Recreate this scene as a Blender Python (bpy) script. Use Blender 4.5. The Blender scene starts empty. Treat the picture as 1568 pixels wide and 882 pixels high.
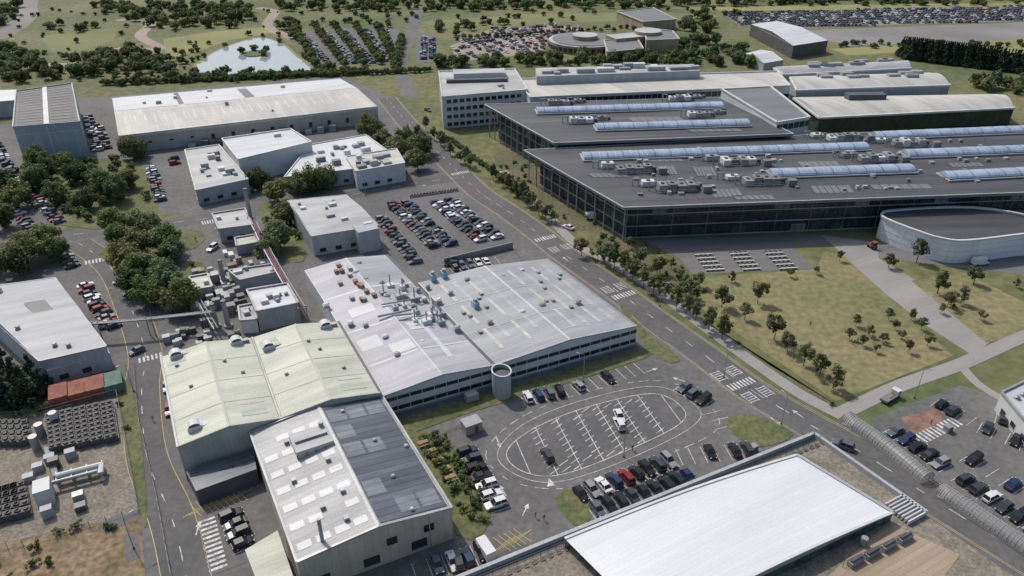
import bpy, math, random
import numpy as np
from mathutils import Vector
random.seed(4)
C=bpy.context.scene.collection
# ---------------------------------------------------------------- survey
# aerial survey: measurements rectified to metric site coordinates (metres, z = height of the measured point)
F=1150.;H=112.;T=math.radians(30)
def S(u,v,z=0):
    x=(u-784)/F;y=(441-v)/F
    t=(H-z)/(math.sin(T)-y*math.cos(T))
    return (x*t,(math.cos(T)+y*math.sin(T))*t)
D='''asphA 0 -60,395 90,362 250,340 380,318 560,288 680,262 735,285 830,352 930,430 1060,525 1160,600 1260,660 1400,740 1640,900 1640,1100 -200,1100 -200,420
asphB 0 100,150 170,148 520,115 600,150 700,265 540,292 300,330 240,325 215,250 130,245
asphC 0 450,60 480,42 612,45 612,98 500,100
asphL 0 -40,190 20,190 60,300 110,345 60,372 -60,395
mainroad 0 592,150 625,190 660,222 700,262 735,295 780,325 825,358 865,390 930,435 1000,487 1080,545 1150,597 1230,645 1330,700 1430,765 1568,850 1700,930
westroad 0 705,272 640,280 540,298 440,318 380,325 300,337 170,352 80,365 -20,388 -120,410
yardroad 0 120,372 170,410 200,470 222,540 217,600 225,700 262,790 285,882 300,960
footpath 0 770,262 830,320 880,372 940,405 1000,443 1060,487 1140,545 1220,600 1290,637
path2 0 1290,632 1380,590 1470,558 1568,515 1640,490
path3 0 1470,558 1500,590 1560,625
widepath 0 1255,360 1345,372 1345,395 1400,428 1520,520 1490,545 1420,500 1330,430 1275,375
forecourt 0 985,368 1262,358 1345,372 1640,400 1640,430 1345,395 1275,374 1215,380 1250,412 1060,420 1040,395
meadow 0 880,365 1000,375 1060,425 1100,430 1060,480 1270,612 1280,625 1000,440 930,398
verge2 0 770,285 830,330 870,350 960,360 920,335 850,285 800,235 760,235
lawn 0 1065,425 1250,412 1262,385 1290,390 1460,545 1280,615 1070,470
lawn2 0 1395,430 1480,418 1640,500 1568,512 1510,525
g1 0 945,462 990,508 1040,548 1025,556 1000,542 985,525
g2 0 625,665 672,668 735,720 750,800 700,820 640,700
g3 0 612,642 700,618 975,535 985,550 720,632 622,665
g4 0 850,765 880,750 905,790 880,805
g5 0 1112,645 1150,635 1215,665 1165,685 1130,672
g6 0 150,390 185,372 300,352 300,380 190,402
g7 0 240,410 300,400 315,415 290,430
g8 0 395,320 440,310 470,390 440,400 420,370
g9 0 120,245 210,250 240,330 90,345 20,260
g10 0 180,608 205,600 225,770 215,790
g11 0 -60,600 70,585 75,630 -60,650
gravel 0 -60,650 60,640 180,608 215,780 60,830 -60,860
earth 0 -60,845 150,800 215,790 230,960 -100,960
cpR 0 1335,640 1470,590 1640,640 1700,900 1480,770 1350,690
red 0 1380,640 1440,625 1445,650 1400,665
cproad 0 630,150 612,100 630,50 640,15
hwy 0 60,-30 42,5 40,25 10,50 -60,80
trk 0 180,30 230,35 215,55 245,75 180,75 150,95 60,100 0,105
trk2 0 395,12 420,18 410,40 450,60
cp7 0 640,50 670,55 668,95 635,95
cpround 0 690,70 750,45 850,38 900,45 840,60 830,80 700,95
airstrip 0 1190,48 1568,34 1750,28 1750,56 1568,62 1300,70 1240,55
massLot 0 1105,20 1568,10 1568,32 1180,44 1130,38
yfield 0 1270,75 1568,60 1750,58 1750,90 1380,80 1300,85
fld1 0 640,34 800,22 1000,18 1120,24 1020,32 860,34 700,48
fld3 0 60,55 180,42 175,62 110,82 80,80
fld4 0 1000,12 1750,1 1750,9 1120,17
fld5 0 250,60 330,48 400,42 420,50 350,62 300,80 255,92
lake 0 298,106 316,88 352,70 398,58 432,68 455,88 490,108 445,115 380,113 320,115
isl 0 370,82 390,78 408,80 404,85 380,87
B1 5.8 588,607 975,500 838,396 640,433 592,390 466,414
green 9 246,547 386,517 518,492 583,602 430,641 272,685
solar 8 383,663 583,603 692,778 455,862
solbox 8.8 457,675
leanto 4 285,722 388,690 393,718 300,752
annex 5 375,842 425,812 455,900 405,920
white 10.2 865,825 1220,697 1367,785 1000,960
whitepar 9 1247,662 1420,783 1640,935 560,940
greyW 7 -60,445 84,425 163,530 60,553
greyL 4.5 60,551 163,530 168,541 72,568
sm1 5 325,328 375,320 387,345 335,352
sm2 3 360,365 390,360 395,372 362,378
lab7 7 440,307 530,298 580,345 477,362
proc1 6 378,445 440,435 457,465 393,478
proc2 4 350,415 420,405 425,417 368,430
proc3 4 365,470 393,465 393,490 368,492
proc4 3 290,425 318,420 325,440 297,445
hi8 10 340,213 445,198 477,218 365,245
lo8 6 283,230 335,222 380,275 300,292
C8 6 475,222 560,207 620,250 435,272
D8 7.5 530,240 607,228 620,250 545,263
ware 8 172,150 520,120 578,163 182,208
box10 15 25,140 110,128 122,187 20,195
boxl 8 -60,140 25,137 25,153 -60,160
off 15 672,110 788,106 808,138 677,149
offL 14 790,122 1190,110 1210,132 812,150
offU 18 820,104 1062,98 1072,108 822,117
w12a 12 1210,118 1425,112 1455,130 1220,138
w12b 10 1215,150 1530,145 1553,165 1255,180
w12c 12 1185,104 1385,95 1395,104 1200,114
roof1 15 742,160 1100,149 1215,205 848,219
roof2 13 802,230 1270,205 1568,195 1760,188 1830,285 955,318
link 17 1105,137 1180,133 1240,180 1190,188
skyA 15.2 822,172 1105,163
skyB 15.2 912,197 1145,190
skyC 13.2 892,242 1325,226
skyD 13.2 1180,268 1395,260
skyE 13.2 1338,210 1600,199
skyF 13.2 1385,238 1640,228
skyG 13.2 1445,272 1660,261
plants2 13.1 970,262 1130,250 1035,290 1165,280 1340,245 1290,214 1390,222
plants1 15.1 890,187 1070,178 855,160 1040,153
silver 8 1350,328 1365,338 1410,355 1440,364 1480,368 1568,358 1640,350 1600,335 1490,317 1375,321
edgeb 5 1533,602 1600,570 1680,620 1590,670
ring 0 895,72 950,72
rb 6 925,62 975,58 985,75 930,80
rb2 8 985,42 1030,48 1040,60 990,62
rb3 7 945,18 1000,12 1035,30 985,34
tent 8 1150,37 1190,32 1268,62 1215,70
tent2 5 1140,82 1165,76 1200,92 1170,97
vents 6.4 500,470 537,497 580,460 592,455 633,470 640,445 655,440 560,430 585,435 660,490 647,525 608,545 590,518 637,500 700,505 750,495 800,480 830,470 885,465 715,430 770,425 800,415 520,410 550,405 545,420 610,470 560,500 620,455 672,462 690,450 650,460
bluev 6.4 663,428 680,424 728,470
gvents 9.6 270,545 362,525 411,532 498,500 298,655
stair 0 768,603
rowsCP1 0 583,335 640,408 600,313 672,385 622,311 697,382 665,310 738,372 687,307 766,368 690,412 770,397
bikes 0 630,302 700,292
row4 0 352,785 378,842
row6 0 10,262 95,345 18,250 30,270
row6b 0 232,258 247,312
chill 0 82,642 88,690 165,625 172,675
chill2 0 -5,655 -5,680 35,655 40,680
chill3 0 -5,760 -5,800 30,750 38,790
pipes 0 90,740 160,722 72,765 70,690
tube1 0 1295,645 1350,683 1418,738
tube2 0 1440,755 1510,803 1600,862
trees 0 890,392 915,398 940,412 968,430 1000,452 1035,470 1065,490 1105,520 770,285 790,300 808,315 825,330 845,342 1040,440 1105,470 1140,490 1185,520 1230,560 1275,595 1160,465 1360,410 1403,402 1435,450 1470,465 1490,435 1450,470 640,215 665,215 690,238 720,258 705,250 755,275 1010,420 980,405 780,290 800,305 815,318 835,338 925,405 955,420 985,440 1018,458 1050,480 1085,505 680,228 712,253 1070,440 1050,455 1205,540 1255,575 652,200 675,222
lawntrees 0 1310,500 1380,520 1410,505 1340,540 1330,515 1395,490 1300,520 1360,490 1420,530 1250,420 1285,400 1120,432 1210,425 1500,490 1440,480 1555,440 1320,530 1350,525 1390,540 1370,505
bigtrees 0 60,390 30,420 10,350 215,360 250,385 265,400 210,450 235,470 275,480 250,440 180,360 90,310 130,320 165,300 60,290 195,290 120,280 30,320 15,290 215,240 180,310 440,345 425,310 415,395 460,300 500,290 395,290 430,380 585,225 610,245 640,260 650,240 620,225 570,215 -10,420 90,400 215,395 290,475 200,420 100,260 60,260 230,365 195,380 225,430 262,455 80,275 150,285 75,385 45,405 205,245 480,295 640,235
firs 0 20,590 60,600 40,620 8,620
people 0 1305,528 1313,523 235,645 968,690 820,793 833,797 1425,650 300,370 1490,430 1240,500
misc 0 1362,612 1335,380 1500,405 660,695 672,708 682,722 1085,402 1140,401 1195,400 722,658 1450,660 1152,690
lamps 0 893,585 1108,578 1196,650 205,600 205,840 955,700 1400,610 850,345 1010,470 720,250 560,300
f1 0 -60,75 80,85 100,125 -60,130
f2 0 100,88 190,78 280,97 275,112 180,118 110,117
f3 0 120,10 360,5 400,32 340,46 250,46 170,25
f4 0 135,135 300,115 540,110 545,114 300,126
f6 0 420,5 700,0 1000,5 1000,14 700,18 430,18
f7 0 660,96 840,88 1090,85 1150,90 1160,102 850,104 670,106
f8 0 660,44 760,36 860,34 740,44 690,60
f10 0 1000,3 1750,-8 1750,0 1000,11
f11 0 1460,122 1568,130 1568,145 1530,150
f14 0 1040,22 1100,26 1100,52 1050,50
f15 0 415,35 450,30 480,80 500,112 488,100 448,62
f16 0 0,20 30,10 30,30 0,45
f17 0 60,45 140,28 160,42 80,58
f18 0 180,76 250,78 300,62 335,62 295,88 200,85
f19 0 1020,70 1060,62 1140,75 1130,88 1040,85'''
Q={};Z={}
for l in D.split('\n'):
    a=l.split();Z[a[0]]=float(a[1]);Q[a[0]]=[S(*map(float,q.split(',')),float(a[1])) for q in a[2:]]
CA=math.radians(28.4)
# ---------------------------------------------------------------- materials
def mat(name,col,rough=.8,var=.12,vs=.15,stripe=None,pitch=1.,sa=.12,col2=None,bump=0,metal=0,spec=.5,fine=.06,objcol=False,vs2=3.,transl=0):
    m=bpy.data.materials.new(name);m.use_nodes=True;nt=m.node_tree;N=nt.nodes;L=nt.links
    b=N['Principled BSDF'];b.inputs['Roughness'].default_value=rough;b.inputs['Metallic'].default_value=metal
    b.inputs['Specular IOR Level'].default_value=spec
    tc=N.new('ShaderNodeTexCoord');co=tc.outputs['Object']
    n=N.new('ShaderNodeTexNoise');n.inputs['Scale'].default_value=vs;n.inputs['Detail'].default_value=6;n.inputs['Roughness'].default_value=.65
    mp=None
    if stripe is not None:
        mp=N.new('ShaderNodeMapping');mp.inputs['Rotation'].default_value=(0,0,-stripe);L.new(co,mp.inputs[0])
        ms=N.new('ShaderNodeMapping');ms.inputs['Scale'].default_value=(.3,1.6,1);L.new(mp.outputs[0],ms.inputs[0]);L.new(ms.outputs[0],n.inputs['Vector'])
    else:L.new(co,n.inputs['Vector'])
    rp=N.new('ShaderNodeValToRGB');L.new(n.outputs[0],rp.inputs[0])
    c=Vector(col);d=Vector(col2) if col2 else c*(1-var*1.6)
    rp.color_ramp.elements[0].position=.36;rp.color_ramp.elements[1].position=.64
    rp.color_ramp.elements[0].color=(*d,1);rp.color_ramp.elements[1].color=(*(c if col2 else c*(1+var*.6)),1)
    out=rp.outputs[0]
    def mul(fac_out,amt,outc):
        mr=N.new('ShaderNodeMapRange');mr.inputs['To Min'].default_value=1-amt;mr.inputs['To Max'].default_value=1+amt*.6
        mr.inputs['From Min'].default_value=.3;mr.inputs['From Max'].default_value=.7
        L.new(fac_out,mr.inputs[0]);x=N.new('ShaderNodeVectorMath');x.operation='SCALE';L.new(outc,x.inputs[0]);L.new(mr.outputs[0],x.inputs['Scale']);return x.outputs[0]
    n2=N.new('ShaderNodeTexNoise');n2.inputs['Scale'].default_value=vs2;n2.inputs['Detail'].default_value=4;L.new(co,n2.inputs['Vector'])
    out=mul(n2.outputs[0],fine*2,out)
    if mp:
        sp=N.new('ShaderNodeSeparateXYZ');L.new(mp.outputs[0],sp.inputs[0])
        md=N.new('ShaderNodeMath');md.operation='MULTIPLY';md.inputs[1].default_value=1/pitch;L.new(sp.outputs[1],md.inputs[0])
        fr=N.new('ShaderNodeMath');fr.operation='FRACT';L.new(md.outputs[0],fr.inputs[0])
        gt=N.new('ShaderNodeMath');gt.operation='LESS_THAN';gt.inputs[1].default_value=.16;L.new(fr.outputs[0],gt.inputs[0])
        fl=N.new('ShaderNodeMath');fl.operation='FLOOR';L.new(md.outputs[0],fl.inputs[0])
        wn=N.new('ShaderNodeTexWhiteNoise');wn.noise_dimensions='1D';L.new(fl.outputs[0],wn.inputs['W'])
        out=mul(wn.outputs[0],sa*.35,out)
        mr=N.new('ShaderNodeMapRange');mr.inputs['To Min'].default_value=1;mr.inputs['To Max'].default_value=1-sa;L.new(gt.outputs[0],mr.inputs[0])
        x=N.new('ShaderNodeVectorMath');x.operation='SCALE';L.new(out,x.inputs[0]);L.new(mr.outputs[0],x.inputs['Scale']);out=x.outputs[0]
    if objcol:
        oi=N.new('ShaderNodeObjectInfo');x=N.new('ShaderNodeVectorMath');x.operation='MULTIPLY';L.new(out,x.inputs[0]);L.new(oi.outputs['Color'],x.inputs[1]);out=x.outputs[0]
    L.new(out,b.inputs['Base Color'])
    if transl:
        tr=N.new('ShaderNodeBsdfTranslucent');L.new(out,tr.inputs[0]);mx=N.new('ShaderNodeMixShader');mx.inputs[0].default_value=transl
        L.new(b.outputs[0],mx.inputs[1]);L.new(tr.outputs[0],mx.inputs[2]);L.new(mx.outputs[0],N['Material Output'].inputs[0])
    if bump:
        bp=N.new('ShaderNodeBump');bp.inputs['Distance'].default_value=bump;bp.inputs['Strength'].default_value=.6;L.new(n2.outputs[0],bp.inputs['Height']);L.new(bp.outputs[0],b.inputs['Normal'])
    return m
M={}
def mk(k,*a,**w): M[k]=mat(k,*a,**w)
mk('grass',(.17,.16,.07),.95,col2=(.085,.11,.04),vs=.012,fine=.18,vs2=.25)
mk('lawn',(.235,.20,.10),.95,col2=(.15,.155,.065),vs=.03,fine=.16,vs2=.5,bump=.1)
mk('meadow',(.165,.135,.08),.95,col2=(.085,.10,.042),vs=.12,fine=.25,vs2=.9,bump=.3)
mk('kgrass',(.155,.15,.065),.95,col2=(.08,.105,.038),vs=.15,fine=.2,vs2=.9)
mk('yfield',(.28,.26,.11),.95,col2=(.18,.19,.07),vs=.01);mk('gfield',(.19,.20,.08),.95,col2=(.13,.15,.055),vs=.01)
mk('earth',(.27,.19,.12),.95,col2=(.15,.12,.06),vs=.12,fine=.25,vs2=.8,bump=.3)
mk('gravel',(.25,.22,.175),.95,col2=(.17,.15,.12),vs=.3,fine=.2,vs2=1.6)
mk('asphalt',(.148,.143,.138),.9,col2=(.105,.103,.10),vs=.05,fine=.12,vs2=.7)
mk('asphalt_dark',(.115,.112,.11),.9,col2=(.088,.087,.086),vs=.06,fine=.1,vs2=.7)
mk('runway',(.24,.23,.22),.9,col2=(.16,.15,.14),vs=.01)
mk('pinkpave',(.33,.26,.22),.9,col2=(.24,.2,.17),vs=.02)
mk('paving',(.30,.285,.265),.85,col2=(.24,.23,.22),vs=.08,stripe=CA,pitch=3,sa=.06)
mk('forepave',(.17,.165,.16),.85,col2=(.13,.13,.13),vs=.08,stripe=.09,pitch=4,sa=.1)
mk('kerb',(.3,.29,.27));mk('whitepaint',(.58,.58,.56),.7,var=.3,vs=.8,fine=.2);mk('yellowpaint',(.48,.36,.12),.7,var=.2)
mk('redpave',(.26,.14,.11),.9,var=.3,vs=.4);mk('brick',(.3,.2,.13),.9,var=.2);mk('tanbrick',(.34,.27,.19),.9,stripe=CA,pitch=1.2,sa=.15)
mk('roof_mauve',(.41,.405,.43),.55,var=.13,vs=.12,stripe=CA,pitch=1.0,sa=.14)
mk('roof_grey',(.345,.355,.365),.55,var=.14,vs=.12,stripe=CA,pitch=1.0,sa=.14)
mk('roof_lgrey',(.42,.42,.41),.6,var=.17,vs=.12,stripe=CA,pitch=1.2,sa=.12)
mk('roof_white',(.55,.56,.56),.5,var=.10,vs=.12,stripe=CA,pitch=1.1,sa=.08)
mk('roof_cream',(.49,.48,.43),.6,var=.1,vs=.3,stripe=CA,pitch=1.0,sa=.1)
mk('roof_beige',(.50,.48,.43),.6,var=.14,vs=.1,stripe=CA+1.571,pitch=1.5,sa=.08)
mk('roof_green',(.485,.50,.405),.6,var=.14,vs=.12,stripe=CA,pitch=1.0,sa=.09)
mk('roof_green2',(.41,.44,.37),.6,var=.12,vs=.3,stripe=CA,pitch=1.0,sa=.14)
mk('roof_big',(.66,.67,.675),.33,var=.06,vs=.05,stripe=CA,pitch=.9,sa=.06,fine=.03)
mk('roof_dark',(.078,.078,.08),.6,var=.22,vs=.05,stripe=.09,pitch=1.6,sa=.25)
mk('roof_darkpale',(.17,.17,.172),.6,var=.1,vs=.1,stripe=.09,pitch=2,sa=.1)
mk('solarp',(.10,.115,.135),.3,var=.2,vs=.25,stripe=CA,pitch=1.7,sa=.4)
mk('solarrefl',(.2,.215,.235),.35,var=.2,vs=.3,stripe=CA,pitch=1.7,sa=.25)  # lighter panel tone, reflection painted into the colour
mk('wall_white',(.56,.57,.565),.6,var=.08,stripe=None,fine=.04)
mk('wall_grey',(.36,.38,.39),.6,var=.09,stripe=CA+1.571,pitch=1.,sa=.1)
mk('wall_blue',(.36,.40,.44),.6,var=.09,stripe=CA+1.571,pitch=1.5,sa=.1)
mk('wall_green',(.42,.43,.38),.65,var=.1,stripe=CA+1.571,pitch=1.,sa=.1)
mk('wall_beige',(.45,.41,.34),.65,var=.1,stripe=CA+1.571,pitch=1.5,sa=.1)
mk('silver',(.74,.75,.76),.4,var=.05,stripe=.3,pitch=2,sa=.06)
mk('concrete',(.33,.32,.30),.85,var=.15);mk('metal',(.33,.335,.34),.45,var=.2,metal=.2);mk('darkmetal',(.09,.09,.095),.5,var=.15)
mk('soffit',(.2,.2,.2),.6)
mk('glass',(.03,.042,.045),.06,var=.3,vs=.3);mk('greenglass',(.05,.10,.09),.1,var=.3,vs=.3)
mk('skylight',(.34,.42,.53),.25,var=.16,vs=.15);mk('blue',(.25,.42,.5),.5);mk('maroon',(.2,.04,.06),.6)
mk('rust',(.33,.11,.07),.7,var=.25,vs=.6);mk('contgreen',(.12,.22,.17),.7,var=.2,vs=.6);mk('black',(.02,.02,.022),.6)
mk('carpaint',(1,1,1),.25,var=.0,fine=0,objcol=True);mk('tyre',(.02,.02,.02),.8);mk('carglass',(.02,.025,.03),.05);mk('lampglass',(.7,.7,.68),.2);mk('tail',(.4,.02,.02),.3)
mk('bark',(.12,.09,.06),.9);mk('skin',(.5,.3,.22),.6);mk('cloth',(.6,.6,.6),.8,objcol=True);mk('trouser',(.05,.055,.08),.8);mk('wood',(.3,.2,.1),.8)
def leafmat(n,c,c2):
    M[n]=mat(n,c,.7,col2=c2,vs=.5,fine=.25,vs2=1.3,objcol=True,spec=.3,transl=.3)
leafmat('leaf',(.17,.205,.075),(.105,.14,.045));leafmat('leafyoung',(.19,.20,.085),(.125,.14,.055));leafmat('needle',(.065,.09,.05),(.038,.058,.03))
def special():
    m=bpy.data.materials.new('water');m.use_nodes=True;b=m.node_tree.nodes['Principled BSDF'];b.inputs['Base Color'].default_value=(.30,.32,.31,1);b.inputs['Roughness'].default_value=.06;b.inputs['Specular IOR Level'].default_value=1
    M['water']=m
    m=bpy.data.materials.new('polycarb');m.use_nodes=True;b=m.node_tree.nodes['Principled BSDF'];b.inputs['Base Color'].default_value=(.36,.36,.34,1);b.inputs['Roughness'].default_value=.2;b.inputs['Alpha'].default_value=.5;M['polycarb']=m
special()
# ---------------------------------------------------------------- mesh builder
class B:
    def __init__(s): s.v=[];s.f=[];s.m=[];s.ms=[]
    def mi(s,k):
        if k not in s.ms:s.ms.append(k)
        return s.ms.index(k)
    def face(s,pts,k):
        n=len(s.v);s.v+=[tuple(p) for p in pts];s.f.append(list(range(n,n+len(pts))));s.m.append(s.mi(k))
    def box(s,x,y,z,sx,sy,sz,a=0,k='metal',kt=None):
        c,d=math.cos(a),math.sin(a);q=[]
        for dx,dy in((-1,-1),(1,-1),(1,1),(-1,1)):
            px,py=dx*sx/2,dy*sy/2;q.append((x+px*c-py*d,y+px*d+py*c))
        s.prism(q,z,z+sz,k,kt or k)
    def prism(s,q,z0,z1,k,kt=None,bottom=True):
        n=len(q)
        for i in range(n):
            a,b=q[i],q[(i+1)%n];s.face([(*a,z0),(*b,z0),(*b,z1),(*a,z1)],k)
        if kt!='none': s.face([(*p,z1) for p in q],kt or k)
        if bottom and z0>.3:s.face([(*p,z0) for p in q][::-1],k)
    def cyl(s,x,y,z,r,h,k='metal',n=12,r2=None,kt=None):
        r2=r if r2 is None else r2
        a=[(x+r*math.cos(t),y+r*math.sin(t),z) for t in [i*2*math.pi/n for i in range(n)]]
        b=[(x+r2*math.cos(t),y+r2*math.sin(t),z+h) for t in [i*2*math.pi/n for i in range(n)]]
        for i in range(n):j=(i+1)%n;s.face([a[i],a[j],b[j],b[i]],k)
        s.face(b,kt or k)
    def tube(s,pts,r,k,n=8,r2=None):
        pts=[Vector(p) for p in pts];prev=None
        for i,p in enumerate(pts):
            d=(pts[min(i+1,len(pts)-1)]-pts[max(i-1,0)]).normalized()
            u=d.cross(Vector((0,0,1)));u=u.normalized() if u.length>.01 else Vector((1,0,0));w=d.cross(u)
            rr=r if r2 is None else r+(r2-r)*i/(len(pts)-1)
            ring=[p+u*rr*math.cos(t)+w*rr*math.sin(t) for t in [j*2*math.pi/n for j in range(n)]]
            if prev:
                for j in range(n):s.face([prev[j],prev[(j+1)%n],ring[(j+1)%n],ring[j]],k)
            prev=ring
        s.face(prev,k)
    def beam(s,a,b,w,h,k):
        a=Vector(a);b=Vector(b);d=b-a
        if abs(d.x)+abs(d.y)<.01: s.box(a.x,a.y,min(a.z,b.z),w,w,abs(d.z),0,k);return
        n=Vector((-d.y,d.x,0)).normalized()*w/2;u=Vector((0,0,h))
        q=[a-n,a+n,b+n,b-n]
        s.face([p+u for p in q],k);s.face(q[::-1],k)
        for i in range(4):j=(i+1)%4;s.face([q[i],q[j],q[j]+u,q[i]+u],k)
    def obj(s,name,smooth=False,me_only=False):
        me=bpy.data.meshes.new(name);me.from_pydata(s.v,[],s.f)
        for k in s.ms:me.materials.append(M[k])
        me.polygons.foreach_set('material_index',s.m)
        if smooth:me.polygons.foreach_set('use_smooth',[True]*len(s.f))
        me.update()
        if me_only:return me
        o=bpy.data.objects.new(name,me);C.objects.link(o);return o
def put(name,me,x,y,z=0,a=0,sc=(1,1,1),col=None,parent=None):
    o=bpy.data.objects.new(name,me);o.location=(x,y,z);o.rotation_euler=(0,0,a);o.scale=sc
    if col:o.color=(*col,1)
    if parent:o.parent=parent
    C.objects.link(o);return o
def lp(a,b,t): return tuple(a[i]+(b[i]-a[i])*t for i in range(len(a)))
def catmull(p,n=6,closed=False):
    r=[];N=len(p)
    for i in range(N if closed else N-1):
        g=(lambda j:p[j%N]) if closed else (lambda j:p[max(0,min(N-1,j))])
        a,b,c,d=g(i-1),g(i),g(i+1),g(i+2)
        for k in range(n):
            t=k/n;r.append(tuple(.5*((2*b[q])+(-a[q]+c[q])*t+(2*a[q]-5*b[q]+4*c[q]-d[q])*t*t+(-a[q]+3*b[q]-3*c[q]+d[q])*t**3) for q in range(2)))
    if not closed:r.append(p[-1])
    return r
def offs(l,o):
    r=[]
    for i in range(len(l)):
        a=l[max(0,i-1)];b=l[min(len(l)-1,i+1)];dx,dy=b[0]-a[0],b[1]-a[1];L=math.hypot(dx,dy) or 1
        r.append((l[i][0]-dy/L*o,l[i][1]+dx/L*o))
    return r
def strip(b,l,w,z,k,off=0):
    L=offs(l,off+w/2);R=offs(l,off-w/2)
    for i in range(len(l)-1):b.face([(*L[i],z),(*R[i],z),(*R[i+1],z),(*L[i+1],z)],k)
def dash(b,l,off,w,z,k,on=3,gap=5):
    l=offs(l,off);acc=0
    for i in range(len(l)-1):
        a,c=l[i],l[i+1];L=math.hypot(c[0]-a[0],c[1]-a[1]);n=max(1,int(L/1.))
        for j in range(n):
            if (acc%(on+gap))<on:
                p,q=lp(a,c,j/n),lp(a,c,(j+1)/n);strip(b,[p,q],w,z,k)
            acc+=L/n
def inside(p,q):
    c=False;n=len(q)
    for i in range(n):
        a,b=q[i],q[i-1]
        if (a[1]>p[1])!=(b[1]>p[1]) and p[0]<(b[0]-a[0])*(p[1]-a[1])/(b[1]-a[1])+a[0]:c=not c
    return c
def fill(q,sp,jit=.5,ang=0,sy=None):
    sy=sy or sp;c,s=math.cos(ang),math.sin(ang)
    r=[(x*c+y*s,-x*s+y*c) for x,y in q];xs=[p[0] for p in r];ys=[p[1] for p in r];out=[]
    x=min(xs)
    while x<max(xs):
        y=min(ys)
        while y<max(ys):
            p=(x+random.uniform(-jit,jit)*sp,y+random.uniform(-jit,jit)*sy)
            if inside(p,r):out.append((p[0]*c-p[1]*s,p[0]*s+p[1]*c))
            y+=sy
        x+=sp
    return out
# ---------------------------------------------------------------- ground
def sheet(name,q,z,k):
    b=B();b.face([(*p,z) for p in q],k);return b.obj(name)
b=B();b.face([(-4000,-1500,0),(4000,-1500,0),(4000,6000,0),(-4000,6000,0)],'grass');b.obj('ground')
sheet('asphalt_yard',Q['asphA'],.02,'asphalt');sheet('asphalt_yard',Q['asphB'],.026,'asphalt');sheet('car_park_ground',Q['asphC'],.02,'asphalt');sheet('car_park_ground',Q['asphL'],.03,'asphalt')
sheet('car_park_ground',Q['cp7'],.02,'asphalt');sheet('car_park_ground',Q['cpround'],.02,'pinkpave');sheet('airfield_apron',Q['airstrip'],.02,'runway');sheet('car_park_ground',Q['massLot'],.03,'runway')
sheet('field',Q['yfield'],.05,'yfield');sheet('field',Q['fld1'],.04,'gfield');sheet('field',Q['fld3'],.04,'gfield');sheet('field',Q['fld4'],.06,'yfield');sheet('field',Q['fld5'],.032,'yfield')
sheet('gravel_ground',Q['gravel'],.04,'gravel');sheet('earth_ground',Q['earth'],.05,'earth')
sheet('car_park_ground',Q['cpR'],.035,'asphalt');sheet('red_paving',Q['red'],.045,'redpave')
sheet('plaza_paving',Q['forecourt'],.03,'forepave');sheet('path',Q['widepath'],.04,'paving')
sheet('meadow',catmull(Q['meadow'],4,True),.022,'meadow');sheet('meadow',catmull(Q['verge2'],4,True),.012,'meadow');sheet('lawn',Q['lawn'],.052,'lawn');sheet('lawn',Q['lawn2'],.05,'lawn')
LK=catmull(Q['lake'],5,True);sheet('lake',LK,.05,'water')
b=B();lk=LK+[LK[0]];strip(b,lk,4,.045,'yfield');b.obj('lake_shore')
b=B();b.prism(catmull(Q['isl'],4,True),0,.5,'kgrass');b.obj('lake_island')
for i in range(1,12):
    b=B();q=catmull(Q['g%d'%i],3,True);zz=.13+i*.004;b.prism(q,.02,zz,'kerb','none')
    b.face([(*p,zz) for p in q],'kgrass');b.obj('grass_verge')
roads={}
def road(n,key,w,k,z,lines=True):
    l=catmull(Q[key],8);roads[key]=l;b=B();strip(b,l,w,z,k);b.obj(n)
    if lines:
        b=B();dash(b,l,0,.18,z+.012,'whitepaint')
        dash(b,l,w/2-.4,.15,z+.012,'yellowpaint',1e9,0);dash(b,l,-w/2+.4,.15,z+.012,'yellowpaint',1e9,0);b.obj('road_marking')
        b=B()
        for o in(w/2+.1,-w/2-.1):
            e=offs(l,o)
            for i in range(len(e)-1):b.beam((*e[i],.0),(*e[i+1],.0),.2,.13,'kerb')
        b.obj('kerb')
road('road','mainroad',10,'asphalt_dark',.06);road('road','westroad',8,'asphalt_dark',.05,False)
road('road','yardroad',8,'asphalt_dark',.066,False);road('footpath','footpath',3.6,'paving',.055,False);road('footpath','path2',4,'paving',.062,False);road('footpath','path3',2.5,'paving',.058,False)
road('road','cproad',9,'asphalt',.04,False);road('highway','hwy',16,'runway',.04,False);road('track','trk',8,'pinkpave',.044,False);road('track','trk2',8,'pinkpave',.044,False)
b=B();k_=0
for _ in range(60):
    u,v=random.uniform(130,1100),random.uniform(300,860);x,y=S(u,v);k_+=1;a=CA+random.choice((0,1.571))
    l_,w_=random.uniform(3,14),random.uniform(.8,3);c_,s_=math.cos(a)*l_/2,math.sin(a)*l_/2
    if inside((x,y),Q['asphA']):strip(b,[(x-c_,y-s_),(x+c_,y+s_)],w_,.0685+k_*.00008,random.choice(('asphalt_dark','asphalt','asphalt')))
b.obj('tarmac_repair')
b=B();dash(b,roads['westroad'],0,.16,.074,'whitepaint');dash(b,roads['yardroad'],0,.16,.08,'whitepaint')
dash(b,roads['yardroad'],-4,.14,.08,'yellowpaint',1e9,0);dash(b,roads['yardroad'],4,.14,.08,'yellowpaint',1e9,0)
def cross(p,dirv,length,width,n,b,z=.08,k='whitepaint'):
    nx,ny=-dirv[1],dirv[0]
    for i in range(n):
        o=(i-(n-1)/2)*length/n
        a=(p[0]+dirv[0]*o-nx*width/2,p[1]+dirv[1]*o-ny*width/2);c=(p[0]+dirv[0]*o+nx*width/2,p[1]+dirv[1]*o+ny*width/2)
        strip(b,[a,c],length/n*.5,z,k)
Bd=(-.475,.88);Ad=(.88,.475)
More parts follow.
